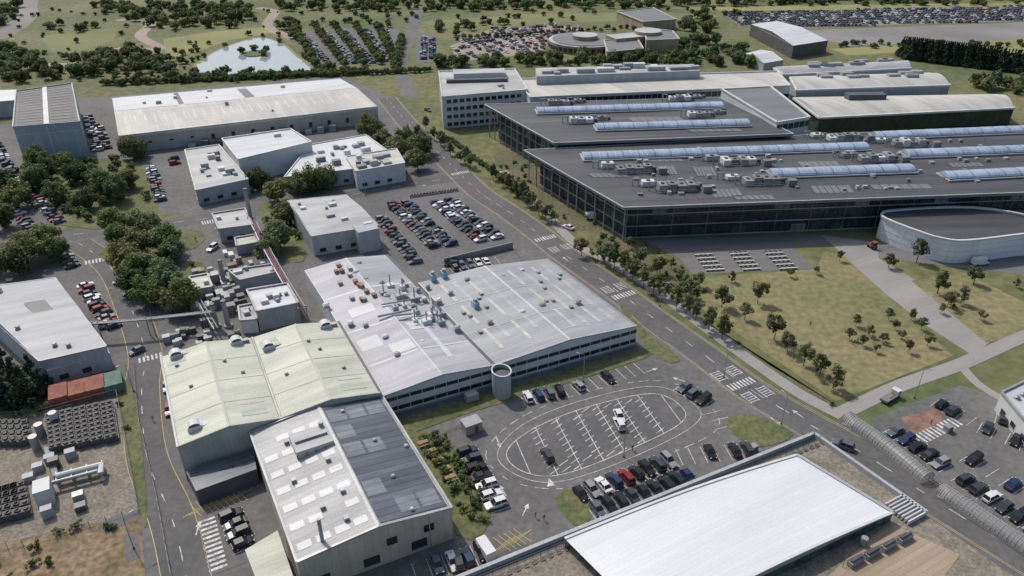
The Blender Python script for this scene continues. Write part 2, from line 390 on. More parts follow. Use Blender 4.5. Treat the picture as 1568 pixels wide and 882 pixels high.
for u,v in((1135,588),(955,452),(835,365),(705,265)):
    cross(S(u,v),Ad,8,2.4,8,b)
for u,v in((1112,572),(1160,604),(940,441),(858,380)):
    for s in(-2.4,2.4):
        x,y=S(u,v);x+=Ad[0]*s;y+=Ad[1]*s
        for e in(-1,1):strip(b,[(x+Ad[0]*1.3*e-Bd[0]*2,y+Ad[1]*1.3*e-Bd[1]*2),(x+Ad[0]*1.3*e+Bd[0]*2,y+Ad[1]*1.3*e+Bd[1]*2)],.2,.081,'whitepaint')
        for e in range(-2,3):strip(b,[(x-Ad[0]*1.2+Bd[0]*e*.8,y-Ad[1]*1.2+Bd[1]*e*.8),(x+Ad[0]*1.2+Bd[0]*e*.8,y+Ad[1]*1.2+Bd[1]*e*.8)],.22,.084,'whitepaint')
cross(S(325,832),Bd,14,3.2,12,b);cross(S(1430,662),Ad,17,3,14,b,.06)
cross(S(145,400),Ad,6,3,6,b);cross(S(320,340),Ad,5,3,6,b);cross(S(230,548),Ad,6,2.4,6,b)
for u,v,n_ in((335,770,4),(785,828,2)):
    p=S(u,v)
    for i in range(-n_,n_+1):
        a=(p[0]+Ad[0]*i*1.1-1.8,p[1]+Ad[1]*i*1.1-1.8);strip(b,[a,(a[0]+3.4,a[1]+3.4)],.14,.08,'yellowpaint');strip(b,[(a[0],a[1]+3.6),(a[0]+3.4,a[1]+.4)],.14,.084,'yellowpaint')
def arrow(u,v,a,z=.083):
    x,y=S(u,v);c,s=math.cos(a),math.sin(a);strip(b,[(x,y),(x+c*2.2,y+s*2.2)],.25,z,'whitepaint')
    b.face([(x+c*2.1-s*.6,y+s*2.1+c*.6,z),(x+c*2.1+s*.6,y+s*2.1-c*.6,z),(x+c*3.4,y+s*3.4,z)],'whitepaint')
for u,v,a in((775,760,2.),(800,790,1.2),(1120,660,1.),(1050,585,2.6),(760,670,5.),(990,570,.5),(300,820,1.7),(870,400,2.07),(1180,640,5.2),(640,285,.3),(1230,640,2.1)):arrow(u,v,a)
x,y=S(838,746);b.face([(x,y,.083),(x+1.6,y+.5,.083),(x+.4,y+2.6,.083)],'whitepaint')
b.obj('road_marking')
# ---------------------------------------------------------------- vehicles
def carmesh(kind):
    b=B();hh={'suv':(1.05,1.7),'hatch':(.93,1.47),'saloon':(.9,1.42),'estate':(.92,1.47)}[kind]
    L={'suv':2.35,'hatch':2.05,'saloon':2.35,'estate':2.35}[kind];w=.93
    zb=.28;sec=[(-L,.76,.45,hh[0]*.82),(-L+.12,.88,zb,hh[0]*.95),(-L+.55,w,zb,hh[0]),(-.4,w,zb,hh[0]),(.75,w,zb,hh[0]*.98),(L-.55,w*.97,zb,hh[0]*.84),(L-.12,.86,zb,hh[0]*.72),(L,.72,.4,hh[0]*.6)]
    def ring(s):x,ww,z0,z1=s;return [(x,-ww*.94,z0),(x,-ww,(z0+z1)/2),(x,-ww*.9,z1),(x,ww*.9,z1),(x,ww,(z0+z1)/2),(x,ww*.94,z0)]
    r=[ring(s) for s in sec]
    for i in range(len(r)-1):
        for j in range(6):k=(j+1)%6;b.face([r[i][j],r[i+1][j],r[i+1][k],r[i][k]],'carpaint' if j<5 else 'black')
    b.face(r[0][::-1],'carpaint');b.face(r[-1],'carpaint')
    rear={'suv':(-L+.12,-L+.45),'hatch':(-L+.15,-L+.65),'saloon':(-L+.65,-L+1.25),'estate':(-L+.12,-L+.6)}[kind]
    zb1=hh[0]*.97;bx0,tx0=rear;bx1,tx1=1.0,.25;bw,tw=.84,.64
    base=[(bx0,-bw,zb1),(bx1,-bw,zb1),(bx1,bw,zb1),(bx0,bw,zb1)];top=[(tx0,-tw,hh[1]),(tx1,-tw,hh[1]),(tx1,tw,hh[1]),(tx0,tw,hh[1])]
    for i in range(4):j=(i+1)%4;b.face([base[i],base[j],top[j],top[i]],'carglass')
    top2=[(x*1.0,y*1.03,z+.05) for x,y,z in top];
    for i in range(4):j=(i+1)%4;b.face([top[i],top[j],top2[j],top2[i]],'carpaint')
    b.face(top2,'carpaint')
    for sy in(-1,1):
        mx=(bx0+bx1)/2-.1;b.beam((mx,sy*bw,zb1),(mx,sy*(tw+.02),hh[1]),.12,.02,'carpaint')
        for e0,e1 in((base[0],top[0]),(base[1],top[1])):
            p0=(e0[0],abs(e0[1])*sy,e0[2]);p1=(e1[0],abs(e1[1])*sy,e1[2]);b.tube([p0,p1],.05,'carpaint',4)
        b.box(.85,sy*1.0,zb1-.02,.16,.2,.14,0,'carpaint')
        for wx in(-L+.85,L-.85):
            n=12
            for yy,rr,kk in((sy*.95,.34,'tyre'),(sy*.965,.2,'metal')):
                b.face([(wx+rr*math.cos(t),yy,.34+rr*math.sin(t)) for t in [i*6.283/n for i in range(n)]],kk)
            for i in range(n):
                t,t2=i*6.283/n,(i+1)*6.283/n
                b.face([(wx+.34*math.cos(t),sy*.95,.34+.34*math.sin(t)),(wx+.34*math.cos(t2),sy*.95,.34+.34*math.sin(t2)),(wx+.34*math.cos(t2),sy*.7,.34+.34*math.sin(t2)),(wx+.34*math.cos(t),sy*.7,.34+.34*math.sin(t))],'tyre')
        b.box(L-.06,sy*.62,hh[0]*.56,.16,.3,.14,0,'lampglass');b.box(-L+.04,sy*.66,hh[0]*.68,.12,.26,.2,0,'tail')
    return b.obj('car_'+kind,me_only=True)
cars=[carmesh(k) for k in('suv','hatch','saloon','estate','suv')]
def van():
    b=B();b.prism([(-2.7,-1),(1.5,-1),(1.5,1),(-2.7,1)],.4,2.4,'carpaint')
    lo=[(1.5,-1,.4),(2.6,-.95,.4),(2.6,.95,.4),(1.5,1,.4)];mi=[(1.5,-1,1.3),(2.55,-.92,1.15),(2.55,.92,1.15),(1.5,1,1.3)];hi=[(1.5,-.95,2.4),(1.75,-.9,2.3),(1.75,.9,2.3),(1.5,.95,2.4)]
    for i in range(4):
        j=(i+1)%4;b.face([lo[i],lo[j],mi[j],mi[i]],'carpaint');b.face([mi[i],mi[j],hi[j],hi[i]],'carglass')
    b.face(hi,'carpaint')
    for x in(-1.8,1.7):
        for sy in(-1,1):
            b.face([(x+.36*math.cos(t),sy*1.02,.36+.36*math.sin(t)) for t in [i*.5236 for i in range(12)]],'tyre')
    b.box(0,0,.15,5,1.8,.3,0,'black');return b.obj('van',me_only=True)
VAN=van()
PAL=[(.012,.013,.015)]*7+[(.04,.043,.05)]*5+[(.24,.25,.26)]*3+[(.6,.6,.6)]*4+[(.015,.035,.09)]*3+[(.2,.012,.012)]*1+[(.09,.11,.13)]*3
def car(x,y,a,col=None,parent=None,name='parked_car'):
    put(name,random.choice(cars),x,y,.07,a+random.choice((0,math.pi))+random.gauss(0,.03),(1,1,1),col or random.choice(PAL),parent)
def row(a,c,sp=2.6,pr=.93,skew=0,bays=True,parent=None,bl=5,pal=None):
    d=Vector((c[0]-a[0],c[1]-a[1]));L=d.length;d/=L;n=int(L/sp);h=math.atan2(d.y,d.x)+math.pi/2+skew
    hx,hy=math.cos(h),math.sin(h)
    for i in range(n+1):
        p=(a[0]+d.x*sp*i,a[1]+d.y*sp*i)
        if bays:strip(MB,[(p[0]-hx*bl/2,p[1]-hy*bl/2),(p[0]+hx*bl/2,p[1]+hy*bl/2)],.14,.09,'whitepaint')
        if i<n and random.random()<pr:
            o=random.gauss(0,.15);car(p[0]+d.x*sp/2+hx*o,p[1]+d.y*sp/2+hy*o,h,random.choice(pal) if pal else None,parent)
MB=B()
q=Q['rowsCP1']
for i in range(0,10,2):row(q[i],q[i+1],2.55,.98)
row(q[10],q[11],2.6,.85)
row(*Q['row4'],2.7,1,pal=PAL[:12]+[(.6,.6,.6)]);row(Q['row6'][0],Q['row6'][1],2.7,.95);row(*Q['row6b'],2.8,.95)
p=S(-10,215);row(p,S(18,262),2.8,.9);row(S(-40,250),S(60,365),2.8,.7)
row(S(712,688),S(770,790),2.75,.97,pal=PAL[:12]+[(.6,.6,.6)]*3);row(S(880,762),S(1035,703),2.7,1);row(S(1040,700),S(1155,690),2.75,.8);row(S(905,785),S(1065,727),2.7,.98)
row(S(800,612),S(870,598),2.7,.95);row(S(880,597),S(985,562),2.7,.25);row(S(1090,632),S(1120,665),2.7,.0);row(S(1040,592),S(1090,620),2.9,.6)
row(S(636,880),S(760,840),2.8,.95);row(S(1362,658),S(1640,850),2.8,.95);row(S(1500,655),S(1640,712),2.8,.9);row(S(1432,617),S(1495,650),2.8,.9);row(S(1525,640),S(1600,665),2.8,.9);row(S(1480,700),S(1640,800),2.8,.6)
row(S(100,392),S(112,412),2.8,.9);row(S(128,437),S(180,510),2.9,.9);row(S(185,430),S(212,465),2.9,.8);row(S(650,58),S(648,92),3,.9,bays=False);row(S(662,60),S(662,92),3,.9,bays=False)
row(S(135,180),S(150,235),3,.8,bays=False);row(S(150,190),S(165,232),3,.6,bays=False);row(S(690,398),S(690,412),2.6,.8,bays=False)
row(S(262,240),S(272,258),3,.7,bays=False);row(S(255,585),S(262,655),5,.4,1.57,bays=False);row(S(395,205+75),S(420,277),3,.5,bays=False)
for u,v,a in((838,700,1.9),(948,652,1.75),(948,640,1.75),(210,540,.9),(326,382,1.2),(870,350,2.4),(165,500,.5),(702,862,1.9),(655,170,2.3),(1290,685,-.6)):
    car(*S(u,v),a,(.6,.6,.6) if u in(948,326,165) else None,name='car')
put('van',VAN,*S(908,335),.06,.1,col=(.6,.6,.6));put('van',VAN,*S(1500,405),.06,.2,col=(.65,.65,.65));put('van',VAN,*S(742,845),.06,2.1,col=(.6,.6,.6))
ov=[S(745,690),S(770,730),S(830,748),S(900,742),S(1000,705),S(1085,668),S(1100,640),S(1060,600),S(1000,583),S(900,600),S(800,638)]
ov=catmull(ov,6,True)+[ov[0]];dash(MB,ov,0,.18,.075,'whitepaint',2,2)
ov3=catmull([S(762,692),S(788,726),S(855,738),S(965,702),S(1062,652),S(1066,622),S(1005,592),S(903,610),S(808,646)],6,True);dash(MB,ov3+[ov3[0]],0,.14,.075,'whitepaint',1e9,0)
oi=catmull([S(776,692),S(800,722),S(860,727),S(960,690),S(1040,650),S(1045,625),S(1000,603),S(905,622),S(820,655)],6,True);ovi=oi+[oi[0]]
sheet('drop_off_island',oi,.07,'asphalt_dark');dash(MB,ovi,0,.18,.085,'whitepaint',1e9,0)
def hatch(q,dirv,sp,z,w=.2):
    nx,ny=-dirv[1],dirv[0];os=[p[0]*nx+p[1]*ny for p in q];o=min(os)+sp/2
    while o<max(os):
        xs=[]
        for j in range(len(q)):
            a,c=q[j-1],q[j];oa=a[0]*nx+a[1]*ny-o;oc=c[0]*nx+c[1]*ny-o
            if oa*oc<0:
                t=oa/(oa-oc);p=lp(a,c,t);xs.append(p[0]*dirv[0]+p[1]*dirv[1])
        xs.sort()
        for k in range(0,len(xs)-1,2):
            s0,s1=xs[k],xs[k+1];strip(MB,[(dirv[0]*s0+nx*o,dirv[1]*s0+ny*o),(dirv[0]*s1+nx*o,dirv[1]*s1+ny*o)],w,z,'whitepaint')
        o+=sp
dv=(math.cos(1.85),math.sin(1.85));hatch(oi,dv,5.4,.09,.18)
dv2=(math.cos(.75),math.sin(.75))
mid=lp(S(776,692),S(1045,630),.5)
nx,ny=-dv[1],dv[0]
for k in range(-5,6):
    for s in range(-6,7):
        if k%2==0 and abs(s)<4:continue
        c=(mid[0]+nx*(k*2.7)+dv[0]*s*1.9,mid[1]+ny*(k*2.7)+dv[1]*s*1.9)
        a=(c[0]-dv2[0]*1.4,c[1]-dv2[1]*1.4);e=(c[0]+dv2[0]*1.4,c[1]+dv2[1]*1.4)
        if inside(a,oi) and inside(e,oi):strip(MB,[a,e],.18,.094,'whitepaint')
MB.obj('parking_bay_marking')
e=bpy.data.objects.new('distant_parked_cars',None);C.objects.link(e)
for p in fill(Q['massLot'],2.9,.06,.05,8):
    if random.random()<.9:car(*p,1.6,parent=e,name='car')
for p in fill(Q['cpround'],3.,.08,.5,9):
    if random.random()<.6:car(*p,2.1,parent=e,name='car')
for u0,v0,u1,v1 in((470,60,505,100),(497,50,545,99),(527,48,572,98),(562,46,592,96),(590,47,603,94)):
    row(S(u0,v0),S(u1,v1),3.,.85,bays=False,parent=e)
# ---------------------------------------------------------------- building helpers
def to3(q,z):return [(x,y,z) for x,y in q]
def patch(b,q,u0,u1,v0,v1,k,lift=.05):
    def g(u,v):
        p=lp(lp(q[0],q[1],u),lp(q[3],q[2],u),v);return (p[0],p[1],p[2]+lift)
    b.face([g(u0,v0),g(u1,v0),g(u1,v1),g(u0,v1)],k)
def onq(q,u,v):return lp(lp(q[0],q[1],u),lp(q[3],q[2],u),v)
def ribbon(b,a,c,z0,z1,k='glass',out=.06,bay=0,kf='wall_white',mw=.12):
    d=Vector((c[0]-a[0],c[1]-a[1]));L=d.length;d/=L;n=Vector((d.y,-d.x))
    a2=(a[0]+n.x*out,a[1]+n.y*out);c2=(c[0]+n.x*out,c[1]+n.y*out)
    b.face([(*a2,z0),(*c2,z0),(*c2,z1),(*a2,z1)],k)
    if bay:
        for i in range(int(L/bay)+1):
            p=(a2[0]+d.x*i*bay,a2[1]+d.y*i*bay);b.box(p[0]+n.x*.05,p[1]+n.y*.05,z0,mw,.12,z1-z0,math.atan2(d.y,d.x),kf)
def wins(b,a,c,z0,h,w,gap,k='glass',m=2,out=.05):
    d=Vector((c[0]-a[0],c[1]-a[1]));L=d.length;d/=L;n=Vector((d.y,-d.x));x=m
    while x+w<L-m:
        p=(a[0]+d.x*x+n.x*out,a[1]+d.y*x+n.y*out);q=(p[0]+d.x*w,p[1]+d.y*w)
        b.face([(*p,z0),(*q,z0),(*q,z0+h),(*p,z0+h)],k)
        m2=((p[0]+q[0])/2+n.x*.08,(p[1]+q[1])/2+n.y*.08);b.box(*m2,z0-.12,w+.2,.16,.1,math.atan2(d.y,d.x),'metal');x+=w+gap
def parapet(b,q,z,h,w,k,edges=None):
    n=len(q)
    for i in edges or range(n):
        a,c=q[i],q[(i+1)%n];b.beam((*a,z),(*c,z),w,h,k)
def railing(b,a,c,z,h=1.1,k='darkmetal'):
    L=math.hypot(c[0]-a[0],c[1]-a[1]);n=max(1,int(L/1.5))
    for i in range(n+1):p=lp(a,c,i/n);b.box(*p,z,.07,.07,h,0,k)
    for zz in(h*.5,h):b.beam((*a,z+zz),(*c,z+zz),.07,.06,k)
def plant(b,x,y,z,sx,sy,sz,a,k='metal'):
    b.box(x,y,z,sx+1,sy+1,.25,a,'darkmetal');c,s=math.cos(a),math.sin(a)
    nn=max(1,int(sx/3))
    for i in range(nn):
        o=(i-(nn-1)/2)*sx/nn;hh=sz*random.uniform(.6,1);b.box(x+o*c,y+o*s,z+.25,sx/nn*.86,sy*random.uniform(.6,1),hh,a,random.choice(('metal','soffit','wall_white')))
        b.cyl(x+o*c,y+o*s,z+.25+hh,.7,.35,'darkmetal',10)
    o=sx/2+.9;b.box(x+o*c,y+o*s,z+.25,1.2,sy*.5,sz*.6,a,'darkmetal')
    b.tube([(x-o*c,y-o*s,z+.4),(x-o*c,y-o*s,z+sz+.6),(x-(o+2)*c,y-(o+2)*s,z+sz+.6),(x-(o+2)*c,y-(o+2)*s,z)],.3,'metal',8)
    for e in(-1,1):
        yy=sy/2+.9;railing(b,(x-sx/2*c+e*yy*s,y-sx/2*s-e*yy*c),(x+sx/2*c+e*yy*s,y+sx/2*s-e*yy*c),z,1.3,'wall_grey')
def vent(b,x,y,z,s=1,k='metal'):
    b.box(x,y,z,1.3*s,1.3*s,.25,CA,'wall_grey');b.cyl(x,y,z+.2,.5*s,.6*s,k,10);b.cyl(x,y,z+.8*s,.8*s,.3*s,k,10,r2=.45*s)
# ---- workshop with ribbon windows (centre)
b=B();FL,FR,BR,NN,LB,BL=Q['B1'];z=5.8;V=lp(FL,FR,.405);R1=lp(FL,FR,.21);R2=lp(FL,FR,.71);R1b=lp(BL,LB,.5);R2b=lp(NN,BR,.5)
zr=7.3
for q in((FL,V,LB,BL),(V,FR,BR,NN)):
    b.prism(list(q),0,z,'wall_white','none')
def gable(b,a,c,d,e,ra,rb,z,zr,k):
    q1=[(*a,z),(*ra,zr),(*rb,zr),(*e,z)];q2=[(*ra,zr),(*c,z),(*d,z),(*rb,zr)];b.face(q1,k);b.face(q2,k)
    return q1,q2
def gends(b,a,c,r,z,zr,k):b.face([(*a,z),(*c,z),(*r,zr)],k)
q1,q2=gable(b,FL,V,LB,BL,R1,R1b,z,zr,'roof_mauve');q3,q4=gable(b,V,FR,BR,NN,R2,R2b,z,zr,'roof_grey')
for a,c,r in((FL,V,R1),(V,FR,R2),(BL,LB,R1b),(NN,BR,R2b)):gends(b,a,c,r,z,zr,'wall_white')
for q in(q1,q2,q3,q4):
    for t in(.0,.985):patch(b,q,t,t+.015,0,1,'roof_white',.04)
for v0 in(.18,.42,.7):patch(b,q1,.05,.95,v0,v0+.01,'roof_white',.05);patch(b,q2,.05,.95,v0,v0+.01,'roof_white',.05)
patch(b,q1,.1,.5,.28,.36,'roof_white',.06);patch(b,q1,.55,.95,.2,.27,'roof_white',.06);patch(b,q2,.1,.6,.32,.38,'roof_white',.06);patch(b,q1,.3,.8,.52,.58,'roof_white',.06)
patch(b,q2,.05,.95,.62,.98,'roof_grey',.05);patch(b,q2,.35,.45,.1,.6,'roof_white',.07)
for u0 in(.22,.6):
    for v0 in(.12,.40,.68):patch(b,q3,u0,u0+.045,v0,v0+.22,'roof_cream',.06);patch(b,q4,u0,u0+.045,v0,v0+.22,'roof_cream',.06)
for u0 in(.4,.78):patch(b,q4,u0,u0+.07,.1,.93,'roof_lgrey',.055);patch(b,q3,u0,u0+.05,.2,.9,'roof_lgrey',.055)
for q in(q3,q4):
    for v0 in(.33,.66):patch(b,q,0,1,v0,v0+.006,'roof_white',.07)
for a,c in((FL,FR),(FR,BR)):
    ribbon(b,a,c,3.9,4.9,'glass',.06,3.,'wall_white');ribbon(b,a,c,1.0,2.1,'glass',.06,3.,'wall_white')
    ribbon(b,a,c,0.0,.5,'concrete',.05)
b.beam((*FL,z),(*R1,zr),.5,.35,'wall_grey');b.beam((*R1,zr),(*V,z),.5,.35,'wall_grey');b.beam((*V,z),(*R2,zr),.5,.35,'wall_grey');b.beam((*R2,zr),(*FR,z),.5,.35,'wall_grey');b.beam((*FR,z),(*BR,z),.4,.25,'metal');b.beam((*V,z+.02),(*LB,z+.02),.9,.06,'darkmetal')
for p in Q['vents']:vent(b,*p,6.3,random.uniform(.8,1.3),random.choice(('metal','concrete','wall_white')))
for p in Q['bluev']:b.box(*p,6.,1.5,2.2,2.2,CA,'blue');b.cyl(*p,8.2,.6,.8,'metal')
for t in range(18):
    p=onq(q2,random.uniform(.1,.9),random.uniform(.3,.75));b.box(p[0],p[1],p[2],random.uniform(1,2.6),1.6,random.uniform(.8,1.6),CA,random.choice(('metal','wall_grey','wall_white')));b.tube([(p[0],p[1],p[2]),(p[0],p[1],p[2]+random.uniform(2,4.5))],.18,'metal',6)
for t in range(14):
    p=onq(q1,random.uniform(.5,.95),random.uniform(.6,.95));b.box(p[0],p[1],p[2],1.2,1.4,1.,CA,random.choice(('rust','brick','metal','metal')))
for t in range(14):
    p=onq(random.choice((q3,q4)),random.uniform(.1,.9),random.uniform(.1,.9));b.box(p[0],p[1],p[2]-.1,1,1,.7,CA,'metal')
p=onq(q2,.4,.45);q=onq(q1,.7,.45)
b.tube([(p[0],p[1],p[2]+1),(q[0],q[1],q[2]+1)],.3,'metal');b.tube([(p[0]+2,p[1]+6,p[2]+1),(q[0],q[1]+6,q[2]+1)],.25,'metal');b.tube([(p[0]-3,p[1]-5,p[2]+.6),(p[0]+6,p[1]-1,p[2]+.6),(p[0]+4,p[1]+8,p[2]+.6)],.22,'metal')
sx,sy=Q['stair'][0]
st=catmull([(sx+2.2*math.cos(t)*Ad[0]+2.6*math.sin(t)*Bd[0],sy+2.2*math.cos(t)*Ad[1]+2.6*math.sin(t)*Bd[1]) for t in [i*math.pi/4 for i in range(8)]],3,True)
b.prism(st,0,6.9,'wall_grey','none');b.face([(*p,5.9) for p in st],'darkmetal')
for i in range(len(st)):b.beam((*st[i],6.9),(*st[(i+1)%len(st)],6.9),.3,.12,'wall_white')
p=S(722,612);b.box(*p,0,3,2,2,CA,'concrete')
b.obj('workshop_building')
# ---- pale green factory
b=B();q=Q['green'];BLg,BMg,BRg,FRg,FMg,FLg=q;z=9;zr=10.6
b.prism([FLg,FMg,BMg,BLg],0,z,'wall_green','none');b.prism([FMg,FRg,BRg,BMg],0,z,'wall_green','none')
for (a,c,d,e) in((FLg,FMg,BMg,BLg),(FMg,FRg,BRg,BMg)):
    ra,rb=lp(a,c,.5),lp(e,d,.5);g1,g2=gable(b,a,c,d,e,ra,rb,z,zr,'roof_green');gends(b,a,c,ra,z,zr,'wall_green');gends(b,e,d,rb,z,zr,'wall_green')
    b.beam((*a,z),(*ra,zr),.4,.3,'wall_green');b.beam((*ra,zr),(*c,z),.4,.3,'wall_green');b.beam((*a,z),(*e,z),.4,.25,'metal')
    b.beam((*ra,zr),(*rb,zr),.5,.12,'wall_green');b.beam((*c,z),(*d,z),.6,.1,'darkmetal')
    for g in(g1,g2):
        for v0 in(.25,.5,.75):patch(b,g,0,1,v0,v0+.006,'roof_green2',.05)
    patch(b,g2,.3,.8,.08,.16,'roof_green2',.06);patch(b,g2,.3,.8,.2,.24,'roof_cream',.06);patch(b,g1,.1,.5,.86,.93,'roof_green2',.06)
    for t in range(4):
        p=onq(random.choice((g1,g2)),random.uniform(.1,.9),random.uniform(.05,.95));vent(b,p[0],p[1],p[2]-.1,.6)
for p in Q['gvents']:
    b.box(*p,9.3,2.8,2.,1.2,CA,'wall_white');x,y=p
    arc=[(x+1.2*math.cos(t)*Ad[0],y+1.2*math.cos(t)*Ad[1],10.5+.8*math.sin(t)) for t in [i*math.pi/6 for i in range(7)]]
    for i in range(6):
        a,c=arc[i],arc[i+1];b.face([(a[0]-Bd[0],a[1]-Bd[1],a[2]),(c[0]-Bd[0],c[1]-Bd[1],c[2]),(c[0]+Bd[0],c[1]+Bd[1],c[2]),(a[0]+Bd[0],a[1]+Bd[1],a[2])],'wall_white')
    b.face([(x_-Bd[0],y_-Bd[1],z_) for x_,y_,z_ in arc],'darkmetal')
    b.box(x+2.2*Ad[0],y+2.2*Ad[1],9.3,1.4,1.2,.7,CA,'metal')
ribbon(b,FLg,FMg,0,1.2,'brick',.05)
b.prism(Q['leanto'],0,4,'darkmetal','solarp');b.obj('factory_building')
# ---- solar roof building
b=B();BLs,BRs,FRs,FLs=Q['solar'];z=8;zr=9.7;ra,rb=lp(FLs,FRs,.51),lp(BLs,BRs,.51)
b.prism([FLs,FRs,BRs,BLs],0,z,'wall_beige','none')
g1,g2=gable(b,FLs,FRs,BRs,BLs,ra,rb,z,zr,'roof_lgrey');gends(b,FLs,FRs,ra,z,zr,'wall_beige');gends(b,BLs,BRs,rb,z,zr,'wall_beige')
patch(b,g2,.04,.96,.02,.98,'solarp',.12)
for i in range(6):
    for j in range(3):
        if random.random()<.6:patch(b,g2,.06+j*.3,.06+j*.3+.26,.05+i*.155,.05+i*.155+.11,'solarrefl',.16)  # random brighter patches paint reflections onto the solar panels
for j in range(4):
    for i in range(7):
        if random.random()<.85:patch(b,g1,.06+j*.235,.06+j*.235+.17,.06+i*.13,.06+i*.13+.045,'roof_white',.05)
b.beam((*FLs,z),(*ra,zr),.45,.35,'metal');b.beam((*ra,zr),(*FRs,z),.45,.35,'metal');b.beam((*FRs,z),(*BRs,z),.45,.3,'metal');b.beam((*FLs,z),(*BLs,z),.45,.3,'metal');b.beam((*ra,zr),(*rb,zr),.6,.15,'roof_white')
b.beam((*BLs,z),(*rb,zr),.45,.35,'metal');b.beam((*rb,zr),(*BRs,z),.45,.35,'metal')
for t in(.55,.8):
    p=lp(FLs,FRs,t);q=lp(FLs,FRs,t+.07);ribbon(b,p,q,4.3,6.1,'glass',.06);
wins(b,FLs,FRs,1.0,2.0,3,6);wins(b,FRs,BRs,3.5,1.4,2.2,4);b.tube([(*lp(FLs,FRs,.84),0),(*lp(FLs,FRs,.84),8)],.12,'metal',6)
x,y=Q['solbox'][0];x+=3;y-=1;b.box(x,y,8.6,7.5,6,1.9,CA,'roof_cream','roof_lgrey');b.box(x,y,10.5,6.5,.8,.5,CA,'metal')
for i in range(5):
    for s in(-.45,.45):b.beam((x-3.7*Ad[0]+i*1.85*Ad[0]-Bd[0]*3.2,y-3.7*Ad[1]+i*1.85*Ad[1]-Bd[1]*3.2,9+.3*s),(x-3.7*Ad[0]+i*1.85*Ad[0]+.1-Bd[0]*3.2,y-3.7*Ad[1]+i*1.85*Ad[1]-Bd[1]*3.2,9+.3*s),.1,.8,'darkmetal')
for u_,v_ in((.5,.25),(.8,.3),(.7,.12),(.3,.5),(.8,.55),(.4,.8)):
    p=onq(g1,u_,v_);b.box(p[0],p[1],p[2],.9,.9,.8,CA,'metal')
for u_,v_ in((.5,.05),(.5,.3),(.52,.6),(.9,.5),(.3,.9)):
    p=onq(g2,u_,v_);vent(b,p[0],p[1],p[2],.6)
p=onq(g1,.35,.06);b.tube([(p[0],p[1],7.5),(p[0],p[1],14)],.35,'metal',10);p=onq(g1,.9,.8);b.tube([(p[0],p[1],8),(p[0],p[1],11.5)],.5,'metal',10)
b.prism(Q['annex'],0,5,'wall_green','roof_green');b.obj('solar_roof_building')
# ---- white roof building bottom right
b=B();P0,P1,P2,P3=Q['whitepar']
b.prism([P0,P1,P2,P3][::-1],0,8,'wall_grey','none')
b.face([(*p,8) for p in(P0,P1,P2,P3)],'gravel')
parapet(b,[P0,P1,P2,P3],8,1,.7,'wall_grey',[0,3])
W0,W1,W2,W3=Q['white']
n=14;prev=None
for i in range(n+1):
    t=i/n;zz=10.2+1.1*math.sin(math.pi*t);r=[(*lp(W0,W1,t),zz),(*lp(W3,W2,t),zz)]
    if prev:b.face([prev[0],r[0],r[1],prev[1]],'roof_big')
    prev=r
for a,c in((W0,W1),(W1,W2),(W2,W3)):
    b.face([(*a,8),(*c,8),(*c,10.2),(*a,10.2)],'wall_grey')
for a,c in((W0,W1),(W3,W2)):
    for i in range(n):
        t,t2=i/n,(i+1)/n;p,q=lp(a,c,t),lp(a,c,t2);z1,z2=10.2+1.1*math.sin(math.pi*t),10.2+1.1*math.sin(math.pi*t2)
        b.face([(*p,10.2),(*q,10.2),(*q,z2),(*p,z1)],'metal');b.beam((*p,z1),(*q,z2),.5,.2,'wall_white')
b.beam((*W1,10.2),(*W2,10.2),.6,.3,'wall_grey')
def inset(p,s):return (p[0]+Bd[0]*-s,p[1]+Bd[1]*-s)
railing(b,inset(P0,1.6),inset(P3,1.6),8,1.2)
strip(b,[inset(P0,.9),inset(P3,.9)],1.0,8.03,'darkmetal')
for i in range(60):
    p=lp(inset(P0,2.6),inset(P3,2.6),i/60);b.box(*p,8,.8,.5,.15,CA,'darkmetal')
ribbon(b,W3,W2,8.1,9.9,'greenglass',.06,2.5,'darkmetal')
b.obj('white_roof_building')
b=B();tq=[S(1360,800,8),S(1470,850,8),S(1390,960,8),S(1180,960,8)];b.face([(*p,8.06) for p in tq],'tanbrick')
for i,(u,v) in enumerate(((1310,862),(1335,850),(1360,838),(1385,826))):
    x,y=S(u,v,8.2);b.box(x,y,8.1,3.2,1,1,CA,'metal');b.box(x,y,9.1,2.8,.4,.4,CA,'darkmetal')
railing(b,S(1290,868,8),S(1385,822,8),8.1);x,y=S(1322,832,8.5);b.cyl(x,y,8.1,.6,1.8,'metal')
x,y=S(1365,770,9)
for i in range(8):b.box(x+i*Bd[0]*-.7+1,y-i*.6+1,8.1,5,.25,.9,CA,'roof_white')
b.obj('roof_terrace_plant')
